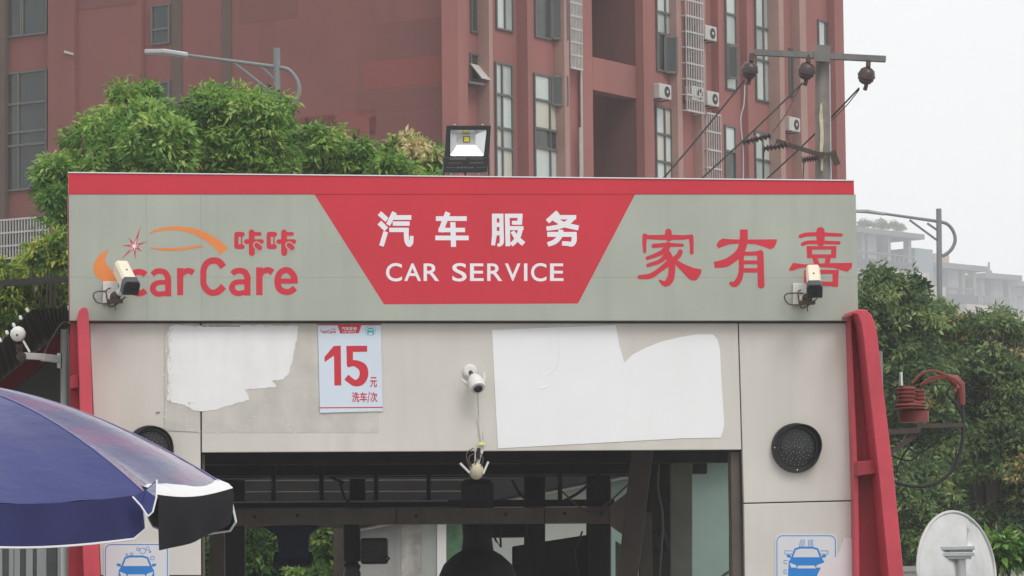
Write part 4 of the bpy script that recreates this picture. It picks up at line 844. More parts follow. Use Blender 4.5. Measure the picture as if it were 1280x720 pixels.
sheet('paper_sheet', T8([(975, 240), (988, 275), (1108, 275), (1135, 900), (640, 900), (700, 660), (760, 545), (890, 480), (935, 400), (970, 310)]), .0105, 'pink_paper', 'torn pinkish paper scrap covering the corner of the right car wash sticker', 'paper', jitter=.25, seed=9)

# ------------------------------------------------------------------ red side frames
def fin(label, web, rim, inner, rib, side):
    b = FA.P(web[2][0], 800, 0); b.z = 0
    t = thing('red_side_frame', label, 'side frame', b, 'red frames at both ends of the car wash front')
    mb = MB(); mb.fprism(FA, web, .02, .03); mb.build('web_plate', 'frame_red_dark', t)
    mb = MB(); mb.fprism(FA, rim, .30, .34); mb.build('rim', 'frame_red', t, bevel=.006)
    if inner: mb = MB(); mb.fprism(FA, inner, .12, .14); mb.build('inner_flange', 'frame_red', t, bevel=.004)
    if rib: mb = MB(); mb.fprism(FA, rib, .22, .19); mb.build('rib', 'frame_red_dark', t, bevel=.004)
    return t
rim_o = [(1060.5, 394), (1064, 389.5), (1072, 386.8), (1082, 387), (1089, 393), (1093.5, 403), (1097, 420), (1106, 500), (1118, 600), (1130, 720), (1140, 840)]
rim_i = [(1120, 840), (1111, 720), (1099.5, 600), (1088, 500), (1080, 425), (1076.5, 403), (1072, 393), (1066, 392), (1062.5, 396)]
fin('pink red curved steel side frame at the right end of the car wash front', [(1063, 396), (1078, 391), (1090, 425), (1125, 840), (1074, 840), (1070, 620)], rim_o + rim_i, [(1061, 395), (1064, 394), (1073, 600), (1076.5, 840), (1071, 840), (1067.5, 600)], [(1071.5, 577), (1101, 574), (1103, 590.5), (1072, 595)], 1)
fin('pink red steel side frame at the left end, half hidden by the umbrella', [(88, 388), (97, 385), (101, 420), (104, 840), (84, 840), (87, 520)], [(96.5, 396), (98.5, 388), (103, 384), (108.5, 384), (110.5, 390), (112.5, 420), (116, 515), (124, 690), (131, 840), (110, 840), (104, 690), (100.5, 515), (97.5, 420)], None, [(88, 470), (98, 468), (99, 484), (88, 486)], -1)

# ------------------------------------------------------------------ street lamps
def street_lamp(label, Y, top, tip, joint, loop_px, brace, k=1.0, pr_=.040):
    bx_ = P(top[0] + 4, 800, Y); bx_.z = 0; t = thing('street_lamp', label, 'street lamp', bx_, 'street lamps')
    tp = P(*top, Y); jo = P(*joint, Y); tpp = P(*tip, Y); base = Vector((bx_.x, bx_.y, 0))
    mb = MB(); mb.tube([base, base.lerp(tp, .5), tp], [pr_ * 1.3, pr_ * 1.1, pr_ * .9], 12); mb.build('pole', 'lamp_pole', t, smooth=True)
    mb = MB(); mb.tube([P(*tip, Y).lerp(jo, .12), jo], [pr_ * .42, pr_ * .6], 8); mb.build('arm', 'lamp_pole', t, smooth=True)
    mb = MB(); mb.tube([P(x, y, Y) for x, y in crom(loop_px, 8)], pr_ * .6, 8); mb.build('loop', 'lamp_pole', t, smooth=True)
    for a, b in brace: mb = MB(); mb.tube([P(*a, Y), P(*b, Y)], pr_ * .38, 6); mb.build('brace', 'lamp_pole', t)
    d = (jo - tpp).normalized(); mb = MB(); c = tpp + d * .38
    up = Vector((0, 0, 1)); sx = Vector((0, 1, 0)); 
    mb.prism([tpp - sx * .05 + up * .0, tpp + d * .22 - sx * .09 + up * .03, tpp + d * .5 - sx * .07 + up * .025, tpp + d * .5 + sx * .07 + up * .025, tpp + d * .22 + sx * .09 + up * .03, tpp + sx * .05 + up * .0], Vector((0, 0, -.05)))
    mb.build('lamp_head', 'galv', t, bevel=.01)
street_lamp('grey curved-arm street lamp rising from the tree on the left, against the red building', 45, (346, 60), (181, 62), (348, 84), [(346, 84), (360, 87), (370, 98), (374, 112), (370, 126), (362, 137), (352, 146)], [((292, 78), (343, 118)), ((325, 82), (344, 100))])
street_lamp('thin grey curved-arm street lamp on the right, in front of the hazy buildings', 66, (1173.5, 261), (1069, 262), (1175, 277), [(1175, 277), (1184, 280), (1191, 288), (1194, 299), (1191, 309), (1185, 316), (1178, 320)], [((1137, 275), (1175, 303)), ((1159, 279), (1175, 290))], pr_=.050)

# ------------------------------------------------------------------ utility pole
UY = 48; ub = P(1030, 800, UY); ub.z = 0
up_ = thing('utility_pole', 'stained concrete utility pole with steel crossarm and brown ball insulators', 'utility pole', ub)
mb = MB(); mb.tube([ub, ub.lerp(P(1028, 62, UY), .5), P(1028, 62, UY)], [.14, .115, .088], 14); mb.build('pole', 'concrete_pole', up_, smooth=True)
mb = MB(); q = [(1025.5, 130), (1027.5, 128), (1029, 150), (1030, 175), (1028, 192), (1024.8, 190), (1025.5, 165), (1024, 145)]; mb.prism([P(x, y, UY - .118) for x, y in q], Vector((0, .03, 0))); mb.prism([P(x, y, UY - .119) for x, y in ((1026, 197), (1029, 198), (1028.5, 214), (1026, 213))], Vector((0, .03, 0))); mb.build('flaked_patch', 'pale_patch', up_)
mb = MB(); mb.bar(P(943, 65.5, UY - .14), P(1107, 74, UY - .14), .10, ht=.07); mb.build('crossarm', 'crossarm_steel', up_)
mb = MB(); mb.bar(P(1018, 66, UY - .20), P(1038, 67, UY - .20), .02, ht=.2); mb.build('clamp', 'crossarm_steel', up_)
def ball_ins(x, y):
    c = P(x, y, UY - .16); mb = MB()
    mb.lathe(c, (.25, -.5, 1), [(.001, .105), (.05, .10), (.085, .075), (.10, .03), (.112, .0), (.095, -.02), (.10, -.045), (.085, -.05), (.075, -.08), (.04, -.10), (.001, -.105)], 18)
    o = mb.build('insulator', 'porcelain', up_, smooth=True); h = MB(); h.tube([c + Vector((.02, -.03, .10)), c + Vector((.03, 0, .2))], .03, 8); h.tube([c - Vector((.0, -.02, .10)), c - Vector((.02, -.02, .17))], .025, 6); h.build('hook', 'rust', o)
ball_ins(937, 88); ball_ins(1008, 89); ball_ins(1083, 95)
# lower bracket with three ribbed strain insulators
mb = MB(); mb.bar(P(970, 176, UY - .16), P(1030, 195, UY - .16), .05); mb.bar(P(1018, 191, UY - .15), P(1046, 193, UY - .15), .03); mb.bar(P(1040, 189, UY - .12), P(1047, 206, UY - .12), .07); mb.build('lower_bracket', 'rust', up_)
def strain(a, b):
    A, B_ = P(*a, UY - .2), P(*b, UY - .2); n = 7; d = B_ - A; pr = []
    for k in range(n): h = d.length * k / n; pr += [(.018, h), (.045, h + d.length / n * .35), (.045, h + d.length / n * .5), (.018, h + d.length / n * .85)]
    mb = MB(); mb.lathe(A, d, pr, 12); mb.build('strain_insulator', 'porcelain', up_, smooth=True)
strain((928, 178), (965, 169)); strain((953, 186), (986, 181)); strain((1002, 200), (1024, 197))
def wire(label, pts, Ys, r_=.011, m_='wire_black'):
    w_ = [P(x, y, Y) for (x, y), Y in zip(pts, Ys)]; mb = MB(); mb.tube([Vector(p) for p in crom([tuple(p) for p in w_], 8)], r_, 6); o = mb.build('power_wire', m_, smooth=True); tag(o, label, 'wire', 'wires of the utility pole'); return o
wire('leftmost dark wire running down left from the left ball insulator', [(930, 101), (880, 163), (828, 224), (790, 262)], [UY - .16, UY - .6, UY - 1.1, UY - 1.5])
wire('dark wire running down left from the ball insulator beside the utility pole', [(1003, 104), (940, 165), (876, 224), (836, 258)], [UY - .16, UY - .6, UY - 1.1, UY - 1.5])
wire('dark wire running down left from the right ball insulator behind the utility pole', [(1074, 110), (1020, 166), (958, 224), (918, 260)], [UY - .05, UY + .25, UY - .3, UY - .8])
wire('short thin tail of wire beside the right ball insulator', [(1074, 112), (1058, 132), (1036, 154)], [UY - .06, UY + .18, UY + .22], .007, 'wire_brown')
wire('thin slack wire between the middle ball insulator and the ribbed insulators', [(1001, 106), (984, 140), (966, 165)], [UY - .16, UY - .2, UY - .2], .007, 'wire_brown')
wire('thin pale jumper wire hanging straight down from the left ball insulator', [(931, 106), (930, 130), (926, 150), (929, 190), (929, 240)], [UY - .16] * 5, .008, 'galv')
wire('thin dark jumper wire hanging from the lower ribbed insulator', [(955, 188), (954, 205), (954, 245)], [UY - .2] * 3, .008)
wire('pale vertical cable running down the right side of the utility pole', [(1037, 80), (1038, 150), (1039, 240)], [UY - .13, UY - .13, UY - .14], .008, 'galv')
wire('short dark wire hanging left of the utility pole from the small ribbed insulator', [(1005, 202), (1004, 220), (1004, 245)], [UY - .2] * 3, .007)

# ------------------------------------------------------------------ floodlight on top of the sign
fy = .02
FLP = FA
fl_ = thing('floodlight', 'black square floodlight with yellow chip standing on top of the sign', 'floodlight', FA.P(583, 219, fy - .05))
zf = lambda p: [(540 + x / 8.47, 140 + y / 8.47) for x, y in p]
outer = zf([(153, 145), (625, 145), (600, 490), (583, 635), (118, 640), (130, 480)])
mb = MB(); a = [FA.P(x, y, fy) for x, y in outer]
# frame: ring of four bars round the window, plus the printed lower face
win = zf([(205, 186), (577, 186), (577, 255), (560, 440), (535, 466), (205, 466), (182, 440), (196, 200)])
ring = MB(); n_ = len(win)
O8 = zf([(153, 145), (625, 145), (622, 190), (604, 440), (598, 478), (132, 478), (136, 440), (150, 190)])
for i in range(8):
    j = (i + 1) % 8; ring.prism([FA.P(*O8[i], fy), FA.P(*O8[j], fy), FA.P(*win[j], fy), FA.P(*win[i], fy)], IN * .05)
ring.build('frame', 'black_plastic', fl_, weld=True)
mb = MB(); mb.fprism(FA, zf([(131, 480), (599, 480), (583, 632), (118, 638)]), fy + .003, .075); mb.build('driver_box', 'black_plastic', fl_, bevel=.004)
mb = MB(); mb.fprism(FA, zf([(160, 150), (618, 150), (598, 470), (136, 470)]), fy - .062, .05); mb.build('back_shell', 'black_plastic', fl_)
zq = lambda p, d: [FA.P(540 + x / 8.47, 140 + y / 8.47, fy - d) for x, y in p]
inn = zq([(270, 238), (460, 238), (460, 345), (270, 345)], .058); out_ = zq([(196, 190), (578, 190), (548, 464), (192, 464)], .012)
rf_ = MB()
for i in range(4):
    j = (i + 1) % 4; rf_.poly([out_[i], out_[j], inn[j], inn[i]])
rf_.build('reflector', 'reflector', fl_)
mb = MB(); mb.prism(inn, IN * .003); mb.build('led_board', 'led_board', fl_)
mb = MB(); mb.prism(zq([(330, 256), (400, 256), (400, 322), (330, 322)], .054), IN * .003); mb.build('chip_rim', 'win_frame', fl_)
mb = MB(); mb.prism(zq([(340, 264), (393, 264), (393, 314), (340, 314)], .051), IN * .003); mb.build('led_chip', 'led_chip', fl_)
tx = MB(); rr = random.Random(2)
for (y, x0, x1, h) in ((496, 190, 355, 16), (496, 405, 545, 9), (540, 170, 320, 7), (538, 400, 535, 12), (588, 150, 240, 6), (588, 262, 445, 14), (586, 470, 560, 6)):
    x = x0
    while x < x1:
        w_ = rr.uniform(6, 13); tx.poly(zq([(x, y - h / 2), (x + w_, y - h / 2), (x + w_, y + h / 2), (x, y + h / 2)], -.0036)); x += w_ + rr.uniform(4, 8)
tx.build('printed_text', 'grey_print', fl_)
for x in (122, 598): mb = MB(); mb.fprism(FA, zf([(x - 4, 480), (x + 6, 480), (x + 8, 695), (x - 2, 695)]), fy - .02, .03); mb.build('bracket_arm', 'black_plastic', fl_)
for x in (205, 495): mb = MB(); mb.ball(FA.P(540 + x / 8.47, 140 + 652 / 8.47, fy - .02), .007, 8, 6); mb.build('bolt', 'chrome', fl_)
for x in (240, 535): mb = MB(); mb.ball(FA.P(540 + x / 8.47, 140 + 138 / 8.47, fy - .02), .007, 8, 6); mb.build('bolt', 'chrome', fl_)
mb = MB(); mb.tube([FA.P(581, 214, fy - .03), FA.P(582, 221, fy - .03)], .006, 6); mb.build('cable', 'wire_black', fl_)

# ------------------------------------------------------------------ box cameras on the sign
def cctv(label, back, front, base, wd, ht, seed):
    t = thing('security_camera', label, 'camera', FA.P(base[0], base[1] + 14, OS), 'box security cameras on the sign')
    a = FA.P(*back, OS + .10); b = FA.P(*front, OS + .34); d = (b - a); L = d.length; d.normalize(); sx = d.cross(Vector((0, 0, 1))).normalized(); sz = sx.cross(d)
    mb = MB(); c = (a + b) / 2 - sz * ht / 2; h = L * .5 
    def sec(p, w_, h_): return [p - sx * w_ * .5 - sz * h_ * .5, p + sx * w_ * .5 - sz * h_ * .5, p + sx * w_ * .5 + sz * h_ * .28, p + sx * w_ * .36 + sz * h_ * .5, p - sx * w_ * .36 + sz * h_ * .5, p - sx * w_ * .5 + sz * h_ * .28]
    s0 = sec(a - sz * ht / 2, wd * .94, ht * .95); mb.prism(s0, d * L * .78); mb.build('housing', 'cream_plastic', t, bevel=.006)
    hd = MB(); s1 = sec(a + d * L * .785 - sz * ht / 2, wd * 1.08, ht * 1.06); hd.prism(s1, d * L * .22); hd.build('hood', 'grey_hood', t, bevel=.005)
    fc = MB(); s2 = sec(b - sz * ht / 2 + d * .0045, wd * .96, ht * .92); fc.prism(s2, d * .003); fo_ = fc.build('front_glass', 'black_lens', t)
    ln = MB(); ln.lathe(b - sz * ht / 2 + d * .009, d, [(.001, .002), (.02, .002), (.022, 0)], 16); ln.build('lens', 'black_plastic', fo_)
    sc_ = MB(); sc_.ball(a + d * L * .45 + sz * .001, .006, 8, 5); sc_.build('screw', 'rust', t)
    # wall plate, knuckle and bent arm
    pc = FA.P(*base, OS + .012); mb = MB(); mb.box(pc, FA.ax * .05, FA.n * .012, Vector((0, 0, .075))); mb.build('wall_plate', 'white_plastic', t, bevel=.004)
    ar = MB(); j = pc + FA.n * .10 + Vector((0, 0, -.035)) + FA.ax * .03; e = (a + d * L * .45) - sz * (ht + .01)
    ar.tube([pc + Vector((0, 0, -.04)), j, j + Vector((0, 0, .02))], .022, 8); ar.tube([j, j.lerp(e, .5) + Vector((0, 0, -.01)), e], .02, 8); ar.build('arm', 'white_plastic', t, smooth=True)
    k_ = MB(); k_.ball(j, .036, 10, 8); k_.box(j + Vector((0, 0, -.03)), FA.ax * .05, FA.n * .03, Vector((0, 0, .012))); k_.build('knuckle', 'rust', t)
    cb = MB(); s_ = 1; cb.tube([Vector(p) for p in crom([tuple(a - sz * ht), tuple(a - sz * (ht + .12) - sx * .05), tuple(pc - FA.ax * .10 + FA.n * .05), tuple(pc - FA.ax * .085 + Vector((0, 0, -.07)) + FA.n * .04), tuple(j + Vector((0, 0, -.04)))], 6)], .005, 6); cb.tube([Vector(p) for p in crom([tuple(pc + Vector((0, 0, .03)) + FA.n * .02), tuple(pc - FA.ax * .03 + FA.n * .09), tuple(pc + Vector((0, 0, -.10)) + FA.n * .06), tuple(j + FA.ax * .07)], 6)], .005, 6)
    cb.tube([j, j + Vector((0, 0, -.09))], .004, 6); cb.build('cable', 'wire_brown', t, smooth=True)
cctv('cream box security camera covering the start of the red lettering, left side of the sign', (152.5, 325), (166, 352), (138, 366), .105, .10, 1)
cctv('cream box security camera in front of the rightmost red character on the sign', (1016, 330), (1018.5, 356), (1000, 368), .10, .10, 2)

# ------------------------------------------------------------------ small dome cameras on the lintel
dc = thing('dome_camera', 'small white bullet camera on a round base hanging at the middle of the lintel', 'camera', FA.P(592, 492, .02))
mb = MB(); mb.lathe(FA.P(587.5, 464.5, .004), FA.n, [(.001, .03), (.035, .03), (.048, .018), (.05, 0)], 20); mb.build('base', 'white_plastic', dc, smooth=True)
bd = FA.P(590, 466, .06); e_ = FA.P(598, 487, .17); d = (e_ - bd).normalized()
mb = MB(); mb.lathe(FA.P(592, 471, .08), d, [(.001, -.012), (.025, -.008), (.045, .02), (.054, .055), (.055, .10), (.05, .115), (.001, .116)], 18); mb.build('body', 'white_plastic', dc, smooth=True)
mb = MB(); mb.tube([FA.P(588, 465, .03), FA.P(592, 471, .08)], .014, 8); mb.build('neck', 'rust', dc)
mb = MB(); mb.lathe(FA.P(592, 471, .08) + d * .1165, d, [(.001, .012), (.028, .01), (.032, 0)], 14); mb.build('lens', 'black_lens', dc)
for p0, p1 in (((585, 480), (576.5, 474.5)), ((605, 478), (605.5, 465.5))):
    mb = MB(); mb.tube([FA.P(*p0, .08), FA.P(*p1, .07)], .008, 6); mb.build('antenna', 'white_plastic', dc)
wc = MB(); wc.tube([Vector(p) for p in crom([tuple(FA.P(597, 492, .12)), tuple(FA.P(598.5, 520, .03)), tuple(FA.P(600.5, 540, .02)), tuple(FA.P(602.5, 556, .02))], 6)], .006, 6); wc.tube([FA.P(604, 540, .015), FA.P(605, 560, .015)], .003, 5); wc.build('cable', 'wire_white', dc)
mb = MB(); mb.box(FA.P(602, 554.5, .03), FA.ax * .022, FA.n * .008, Vector((0, 0, .01))); mb.build('tape', 'yellow_tape', dc)
hg = thing('hanging_camera', 'dirty white ball camera dangling by wires below the lintel edge', 'camera', FA.P(596, 601, .02))
mb = MB(); c = FA.P(595.5, 589, .0); mb.ball(c, .05, 16, 10, (1, 1, 1.15)); mb.build('body', 'pale_patch', hg, smooth=True)
mb = MB(); mb.tube([FA.P(603, 562, .01), FA.P(599, 572, .01), FA.P(597, 582, .0)], .012, 6); mb.tube([FA.P(594, 560, .02), FA.P(594, 580, .0)], .006, 5); mb.build('neck', 'white_plastic', hg)
mb = MB(); mb.tube([FA.P(598.5, 560, .03), FA.P(598, 574, .02)], .012, 6); mb.build('plug', 'black_plastic', hg)
for p0, p1 in (((587, 591), (575, 579)), ((604, 592), (610.5, 577))):
    mb = MB(); mb.tube([FA.P(*p0, .02), FA.P(*p1, .02)], .008, 6); mb.build('antenna', 'white_plastic', hg)
mb = MB()
for pts in ([(594, 566), (586, 572), (590, 584)], [(600, 566), (604, 574), (600, 586)], [(592, 560), (583, 568), (588, 588)], [(597, 572), (594, 580), (599, 588)]): mb.tube([Vector(p) for p in crom([tuple(FA.P(x, y, .03)) for x, y in pts], 5)], .004, 5)
mb.build('wires', 'wire_brown', hg)

# ------------------------------------------------------------------ round bay signal lights
def signal(label, x, y, r_, hood):
    c = FA.P(x, y, .002); k = (FA.P(x, y) - CAM).length / FPX; r_ *= k
    t = thing('signal_light', label, 'signal light', c - Vector((0, 0, r_)), 'round signal lights on the pillars')
    mb = MB(); mb.lathe(c, FA.n, [(r_, 0), (r_, .035), (r_ * .97, .045), (r_ * .80, .045), (r_ * .79, .03), (.001, .03)], 40); mb.build('housing', 'black_plastic', t, smooth=True)
    ln = MB(); ln.lathe(c + FA.n * .032, FA.n, [(r_ * .78, 0), (r_ * .5, .008), (.001, .012)], 32); lo = ln.build('lens', 'black_lens', t, smooth=True)
    dt = MB(); rr = random.Random(6)
    for ring_, n_ in ((.10, 5), (.22, 10), (.34, 14), (.46, 18), (.58, 22), (.70, 26)):
        for q in range(n_):
            if rr.random() < .28: continue
            a = 2 * math.pi * q / n_ + ring_; p = c + FA.n * (.046 - ring_ * .012) + (FA.ax * math.cos(a) + Vector((0, 0, math.sin(a)))) * ring_ * r_
            dt.ball(p, .0032, 6, 4)
    tag(dt.build('light_dots', 'led_dot', lo), kind='stuff')
    vs = MB(); vs.lathe(c + FA.n * .04 + (FA.ax * .12 + Vector((0, 0, .10))) * r_, FA.n, [(r_ * .80, 0), (r_ * .84, .07), (r_ * .81, .07), (r_ * .77, 0)], 30, R(-65), R(200), ref=FA.ax); vs.build('visor', 'black_plastic', t, smooth=True)
    for a in (90, 180, 270): 
        b = MB(); b.ball(c + FA.n * .046 + (FA.ax * math.cos(R(a)) + Vector((0, 0, math.sin(R(a))))) * r_ * .9, .006, 6, 4); b.build('screw', 'chrome', t)
signal('round black signal light on the right pillar, fully visible', 994.5, 560, 31, True)
signal('round black signal light on the left pillar, half covered by the umbrella', 187, 562, 30, True)

# ------------------------------------------------------------------ umbrella
UYc = 20.0; kx = UYc / FPX
um = thing('umbrella', 'large wet navy blue umbrella with pale trim in the lower left corner', 'umbrella', P(-85, 1000, UYc) * 1)
um.location.z = 0; ORG[um.name] = Vector(um.location)
apex = P(-85, 477, UYc); Rr = 1.49; H = .555; zrim = apex.z - H
angs = [6 - 45 * k for k in range(8)]       # rib headings, degrees from +X; negative is towards the viewer
def ribpt(a, r_): 
    x, y = Rr * math.cos(R(a)), Rr * math.sin(R(a)); tilt_ = y * .058
    return Vector((apex.x + x * r_, apex.y + y * r_, apex.z - H * r_ ** 1.8 + tilt_ * r_))
NR, NA = 16, 10
for k in range(8):
    a0, a1 = angs[k], angs[k] - 45; mb = MB(); b = 0
    for i in range(NR + 1):
        r_ = .04 + .96 * i / NR
        for j in range(NA + 1):
            u = j / NA; p = ribpt(a0, r_).lerp(ribpt(a1, r_), u); sag = math.sin(math.pi * u) * .05 * r_ * (1 - .3 * r_) if k else math.sin(math.pi * u) ** .6 * r_ * (1 - .7 * r_ ** 3) * (.17 * math.exp(-((u - .60) / .22) ** 2) - .05 * math.exp(-((u - .18) / .14) ** 2)) + .03 * math.sin(math.pi * u) * r_ ** 6 
            rip = .006 * math.sin(u * 17 + r_ * 5 + k) * r_ * math.sin(math.pi * u); mb.v.append(p - Vector((0, 0, sag + rip)))
    for i in range(NR):
        for j in range(NA): q = i * (NA + 1) + j; mb.f.append((q, q + 1, q + NA + 2, q + NA + 1))
    mb.build('canopy_panel', 'purple_fabric' if k == 0 else 'navy_fabric', um, smooth=True)
    # rib under the cloth
    rb = MB(); rb.tube([ribpt(a0, r_) - Vector((0, 0, .02)) for r_ in (.05, .3, .6, .85, 1)], .008, 6); rb.build('rib', 'galv', um)
    sm_ = MB(); sm_.tube([ribpt(a0, .04 + .96 * i / 12) + Vector((0, 0, .002)) for i in range(13)], .004, 5); sm_.build('seam', 'pale_seam', um)
    rt_ = MB(); rt_.ball(ribpt(a0, 1.0), .014, 8, 6); rt_.build('rib_tip', 'white_trim', um)
    # valance
    far = math.sin(R(a0 - 22)) > 0
    if k == 0: continue
    v = MB(); n_ = 18; drop = .205
    for j in range(n_ + 1):
        u = .015 + .97 * j / n_; p = ribpt(a0, 1.0).lerp(ribpt(a1, 1.0), u); p = p - Vector((0, 0, math.sin(math.pi * u) * .035)); o_ = Vector((math.cos(R(a0 - 22)), math.sin(R(a0 - 22)), 0))
        cor = drop * (1 - .35 * max(0, 1 - min(u, 1 - u) / .06) ** 2)
        for i in range(5):
            s_ = i / 4; v.v.append(p + Vector((0, 0, -cor * s_)) + o_ * (.03 * s_ + .008 * math.sin(u * 20 + k) * s_))
    for j in range(n_):
        for i in range(4): q = j * 5 + i; v.f.append((q, q + 1, q + 6, q + 5))
    vo = v.build('valance', 'black_lining' if far else 'navy_valance', um, smooth=True)
    tr = MB(); tr.tube([v.v[j * 5 + 4] for j in range(n_ + 1)], .006, 5); tr.tube([v.v[i] for i in range(5)], .006, 5); tr.tube([v.v[n_ * 5 + i] for i in range(5)], .006, 5); tr.build('trim', 'white_trim', vo, smooth=True)
# front right valance: blown over the rim, its black lining rolled out over the edge
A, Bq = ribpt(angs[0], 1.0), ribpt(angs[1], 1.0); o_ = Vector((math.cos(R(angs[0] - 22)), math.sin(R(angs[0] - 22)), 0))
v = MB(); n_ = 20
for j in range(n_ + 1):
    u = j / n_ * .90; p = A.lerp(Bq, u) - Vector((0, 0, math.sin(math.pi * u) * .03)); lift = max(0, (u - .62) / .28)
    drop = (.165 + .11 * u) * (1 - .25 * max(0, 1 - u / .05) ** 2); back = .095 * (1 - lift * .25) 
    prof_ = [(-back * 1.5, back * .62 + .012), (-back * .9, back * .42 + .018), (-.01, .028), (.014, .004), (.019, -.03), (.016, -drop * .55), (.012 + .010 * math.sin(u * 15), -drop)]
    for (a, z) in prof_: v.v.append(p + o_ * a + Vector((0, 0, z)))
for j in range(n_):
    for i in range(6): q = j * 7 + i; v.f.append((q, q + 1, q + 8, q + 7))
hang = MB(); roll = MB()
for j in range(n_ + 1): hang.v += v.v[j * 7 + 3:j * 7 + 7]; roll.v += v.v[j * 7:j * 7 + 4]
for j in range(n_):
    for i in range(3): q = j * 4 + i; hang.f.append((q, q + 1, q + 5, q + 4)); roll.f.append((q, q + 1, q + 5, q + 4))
vo = hang.build('valance', 'black_lining', um, smooth=True); vo['label'] = 'hanging black lining of the blown-over valance'
vr = roll.build('rolled_edge', 'sheen_lining', um, smooth=True); vr['label'] = 'rolled edge of the blown-over valance, wet sheen painted in pale'
fold = MB(); Yn = Bq.y - .10
fp = [P(166, 621, Yn), P(182, 612, Yn - .02), P(196, 600, Yn + .02), P(195.5, 622, Yn - .03), P(191, 640, Yn - .05), P(185, 645.5, Yn - .05), P(176, 632, Yn - .03)]
fold.prism(fp, Vector((0, .004, 0))); fo_ = fold.build('folded_corner', 'navy_fabric', um)
ft = MB(); ft.tube([p + Vector((0, -.003, 0)) for p in fp[2:6]] , .0045, 6); ft.tube([fp[5] + Vector((0, -.003, 0)), fp[6] + Vector((0, -.003, 0)), fp[0] + Vector((0, -.003, 0))], .0045, 6); ft.build('trim', 'white_trim', fo_)
mb = MB(); mb.tube([Vector((apex.x, apex.y, 0)), apex + Vector((0, 0, .06))], .024, 12); mb.build('pole', 'galv', um, smooth=True)
mb = MB(); mb.lathe((apex.x, apex.y, apex.z - .02), (0, 0, 1), [(.09, 0), (.07, .02), (.03, .04), (.02, .09), (.001, .1)], 16); mb.build('top_cap', 'navy_fabric', um, smooth=True)
mb = MB(); mb.lathe((apex.x, apex.y, 0), (0, 0, 1), [(.001, .001), (.25, .001), (.25, .06), (.06, .09), (.06, .3), (.001, .3)], 20); mb.build('base', 'concrete', um)

# ------------------------------------------------------------------ annex at the left edge
ax_ = thing('side_annex', 'dark lean-to annex with brown corrugated roof at the left edge', 'annex', P(30, 900, 29))
ax_.location.z = 0; ORG[ax_.name] = Vector(ax_.location)
e0 = [P(88, 383.5, 27.4), P(38, 387.5, 27.1), P(-40, 473, 26.8)]; e1 = [P(84, 412, 30), P(60, 428, 30), P(-40, 512, 30)]
mb = MB(); n_ = 22
def lerp3(e, u): return e[0].lerp(e[1], u / .4) if u < .4 else e[1].lerp(e[2], (u - .4) / .6)
for i in range(n_ * 4 + 1):
    u = i / (n_ * 4); z = .007 * math.sin(i * math.pi / 2); mb.v += [lerp3(e0, u) + Vector((0, 0, z)), lerp3(e1, u) + Vector((0, 0, z))]
for i in range(n_ * 4): mb.f.append((2 * i, 2 * i + 1, 2 * i + 3, 2 * i + 2))
ro = mb.build('corrugated_roof', 'roof_sheet', ax_)
for k in range(9):
    p = e0[1].lerp(e0[2], .04 + k * .11); mb = MB(); mb.box(p + Vector((0, -.02, .015)), (.009, 0, .003), (0, .02, 0), (-.005, 0, .014)); mb.build('roof_edge_light', 'white_trim', ro, bevel=.005)  # white blocks put in for daylight through the corrugation ends
p = P(87, 385, 27.3); mb = MB(); mb.box(p, (.012, 0, 0), (0, .02, 0), (0, 0, .018)); mb.build('roof_edge_light', 'white_trim', ro, bevel=.005)
mb = MB(); mb.prism([P(-20, 494, 29.6), P(80, 412, 29.6), P(82, 433, 29.6), P(10, 490, 29.6), P(-20, 512, 29.6)], Vector((0, .08, 0))); mb.build('diagonal_beam', 'frame_red_dark', ax_)
q = [P(84, 425, 29.75), P(84, 900, 29.75), P(-60, 900, 29.75), P(-60, 530, 29.75)]; q[1].z = q[2].z = 1.9; mb = MB(); mb.prism(q, Vector((0, .05, 0))); mb.build('gable_infill', 'green_panel', ax_)
mb = MB(); mb.tube([P(80.5, 412, 27.6), P(81, 560, 27.6), P(81.5, 900, 27.6)], .028, 12); mb.build('drain_pipe', 'pipe_grey', ax_, smooth=True)
q = [P(86.5, 411, 27.5), P(92.5, 411, 27.5), P(93, 900, 27.5), P(87, 900, 27.5)]; q[2].z = q[3].z = 0; mb = MB(); mb.prism(q, Vector((0, .06, 0))); mb.build('column_reflection', 'rust', ax_)  # brown strip put in for the reflection beside the red frame
for i, (x0, x1, m_) in enumerate(((-30, -20, 'slat_pale'), (-18, -8, 'slat_dark'), (-6, 3, 'slat_pale'), (4, 10, 'slat_dark'), (11, 17, 'slat_pale'), (18, 25, 'slat_pale'), (26, 31, 'slat_dark'), (32.5, 41, 'slat_pale'), (42, 45, 'slat_dark'), (46, 58, 'slat_pale'), (59, 71, 'slat_dark'), (72, 80, 'slat_pale'), (83, 88, 'slat_dark'))):
    q = [P(x0, 600, 28.6), P(x1, 600, 28.6), P(x1, 900, 28.6), P(x0, 900, 28.6)]; q[2].z = q[3].z = .02; mb = MB(); mb.prism(q, Vector((0, .03, 0))); mb.build('slat', m_, ax_)
q = [P(84, 505, 28.7), P(104, 505, 28.7), P(104, 900, 28.7), P(84, 900, 28.7)]; q[2].z = q[3].z = 0; mb = MB(); mb.prism(q, Vector((0, .1, 0))); mb.build('red_post', 'frame_red_dark', ax_)
rl = MB(); rl.bar(P(-40, 357, 33), P(87, 348.5, 33), .05, ht=.05); tag(rl.build('rail', 'dark_steel'), 'dark steel rail running to the left edge of the sign above the annex roof', 'rail')
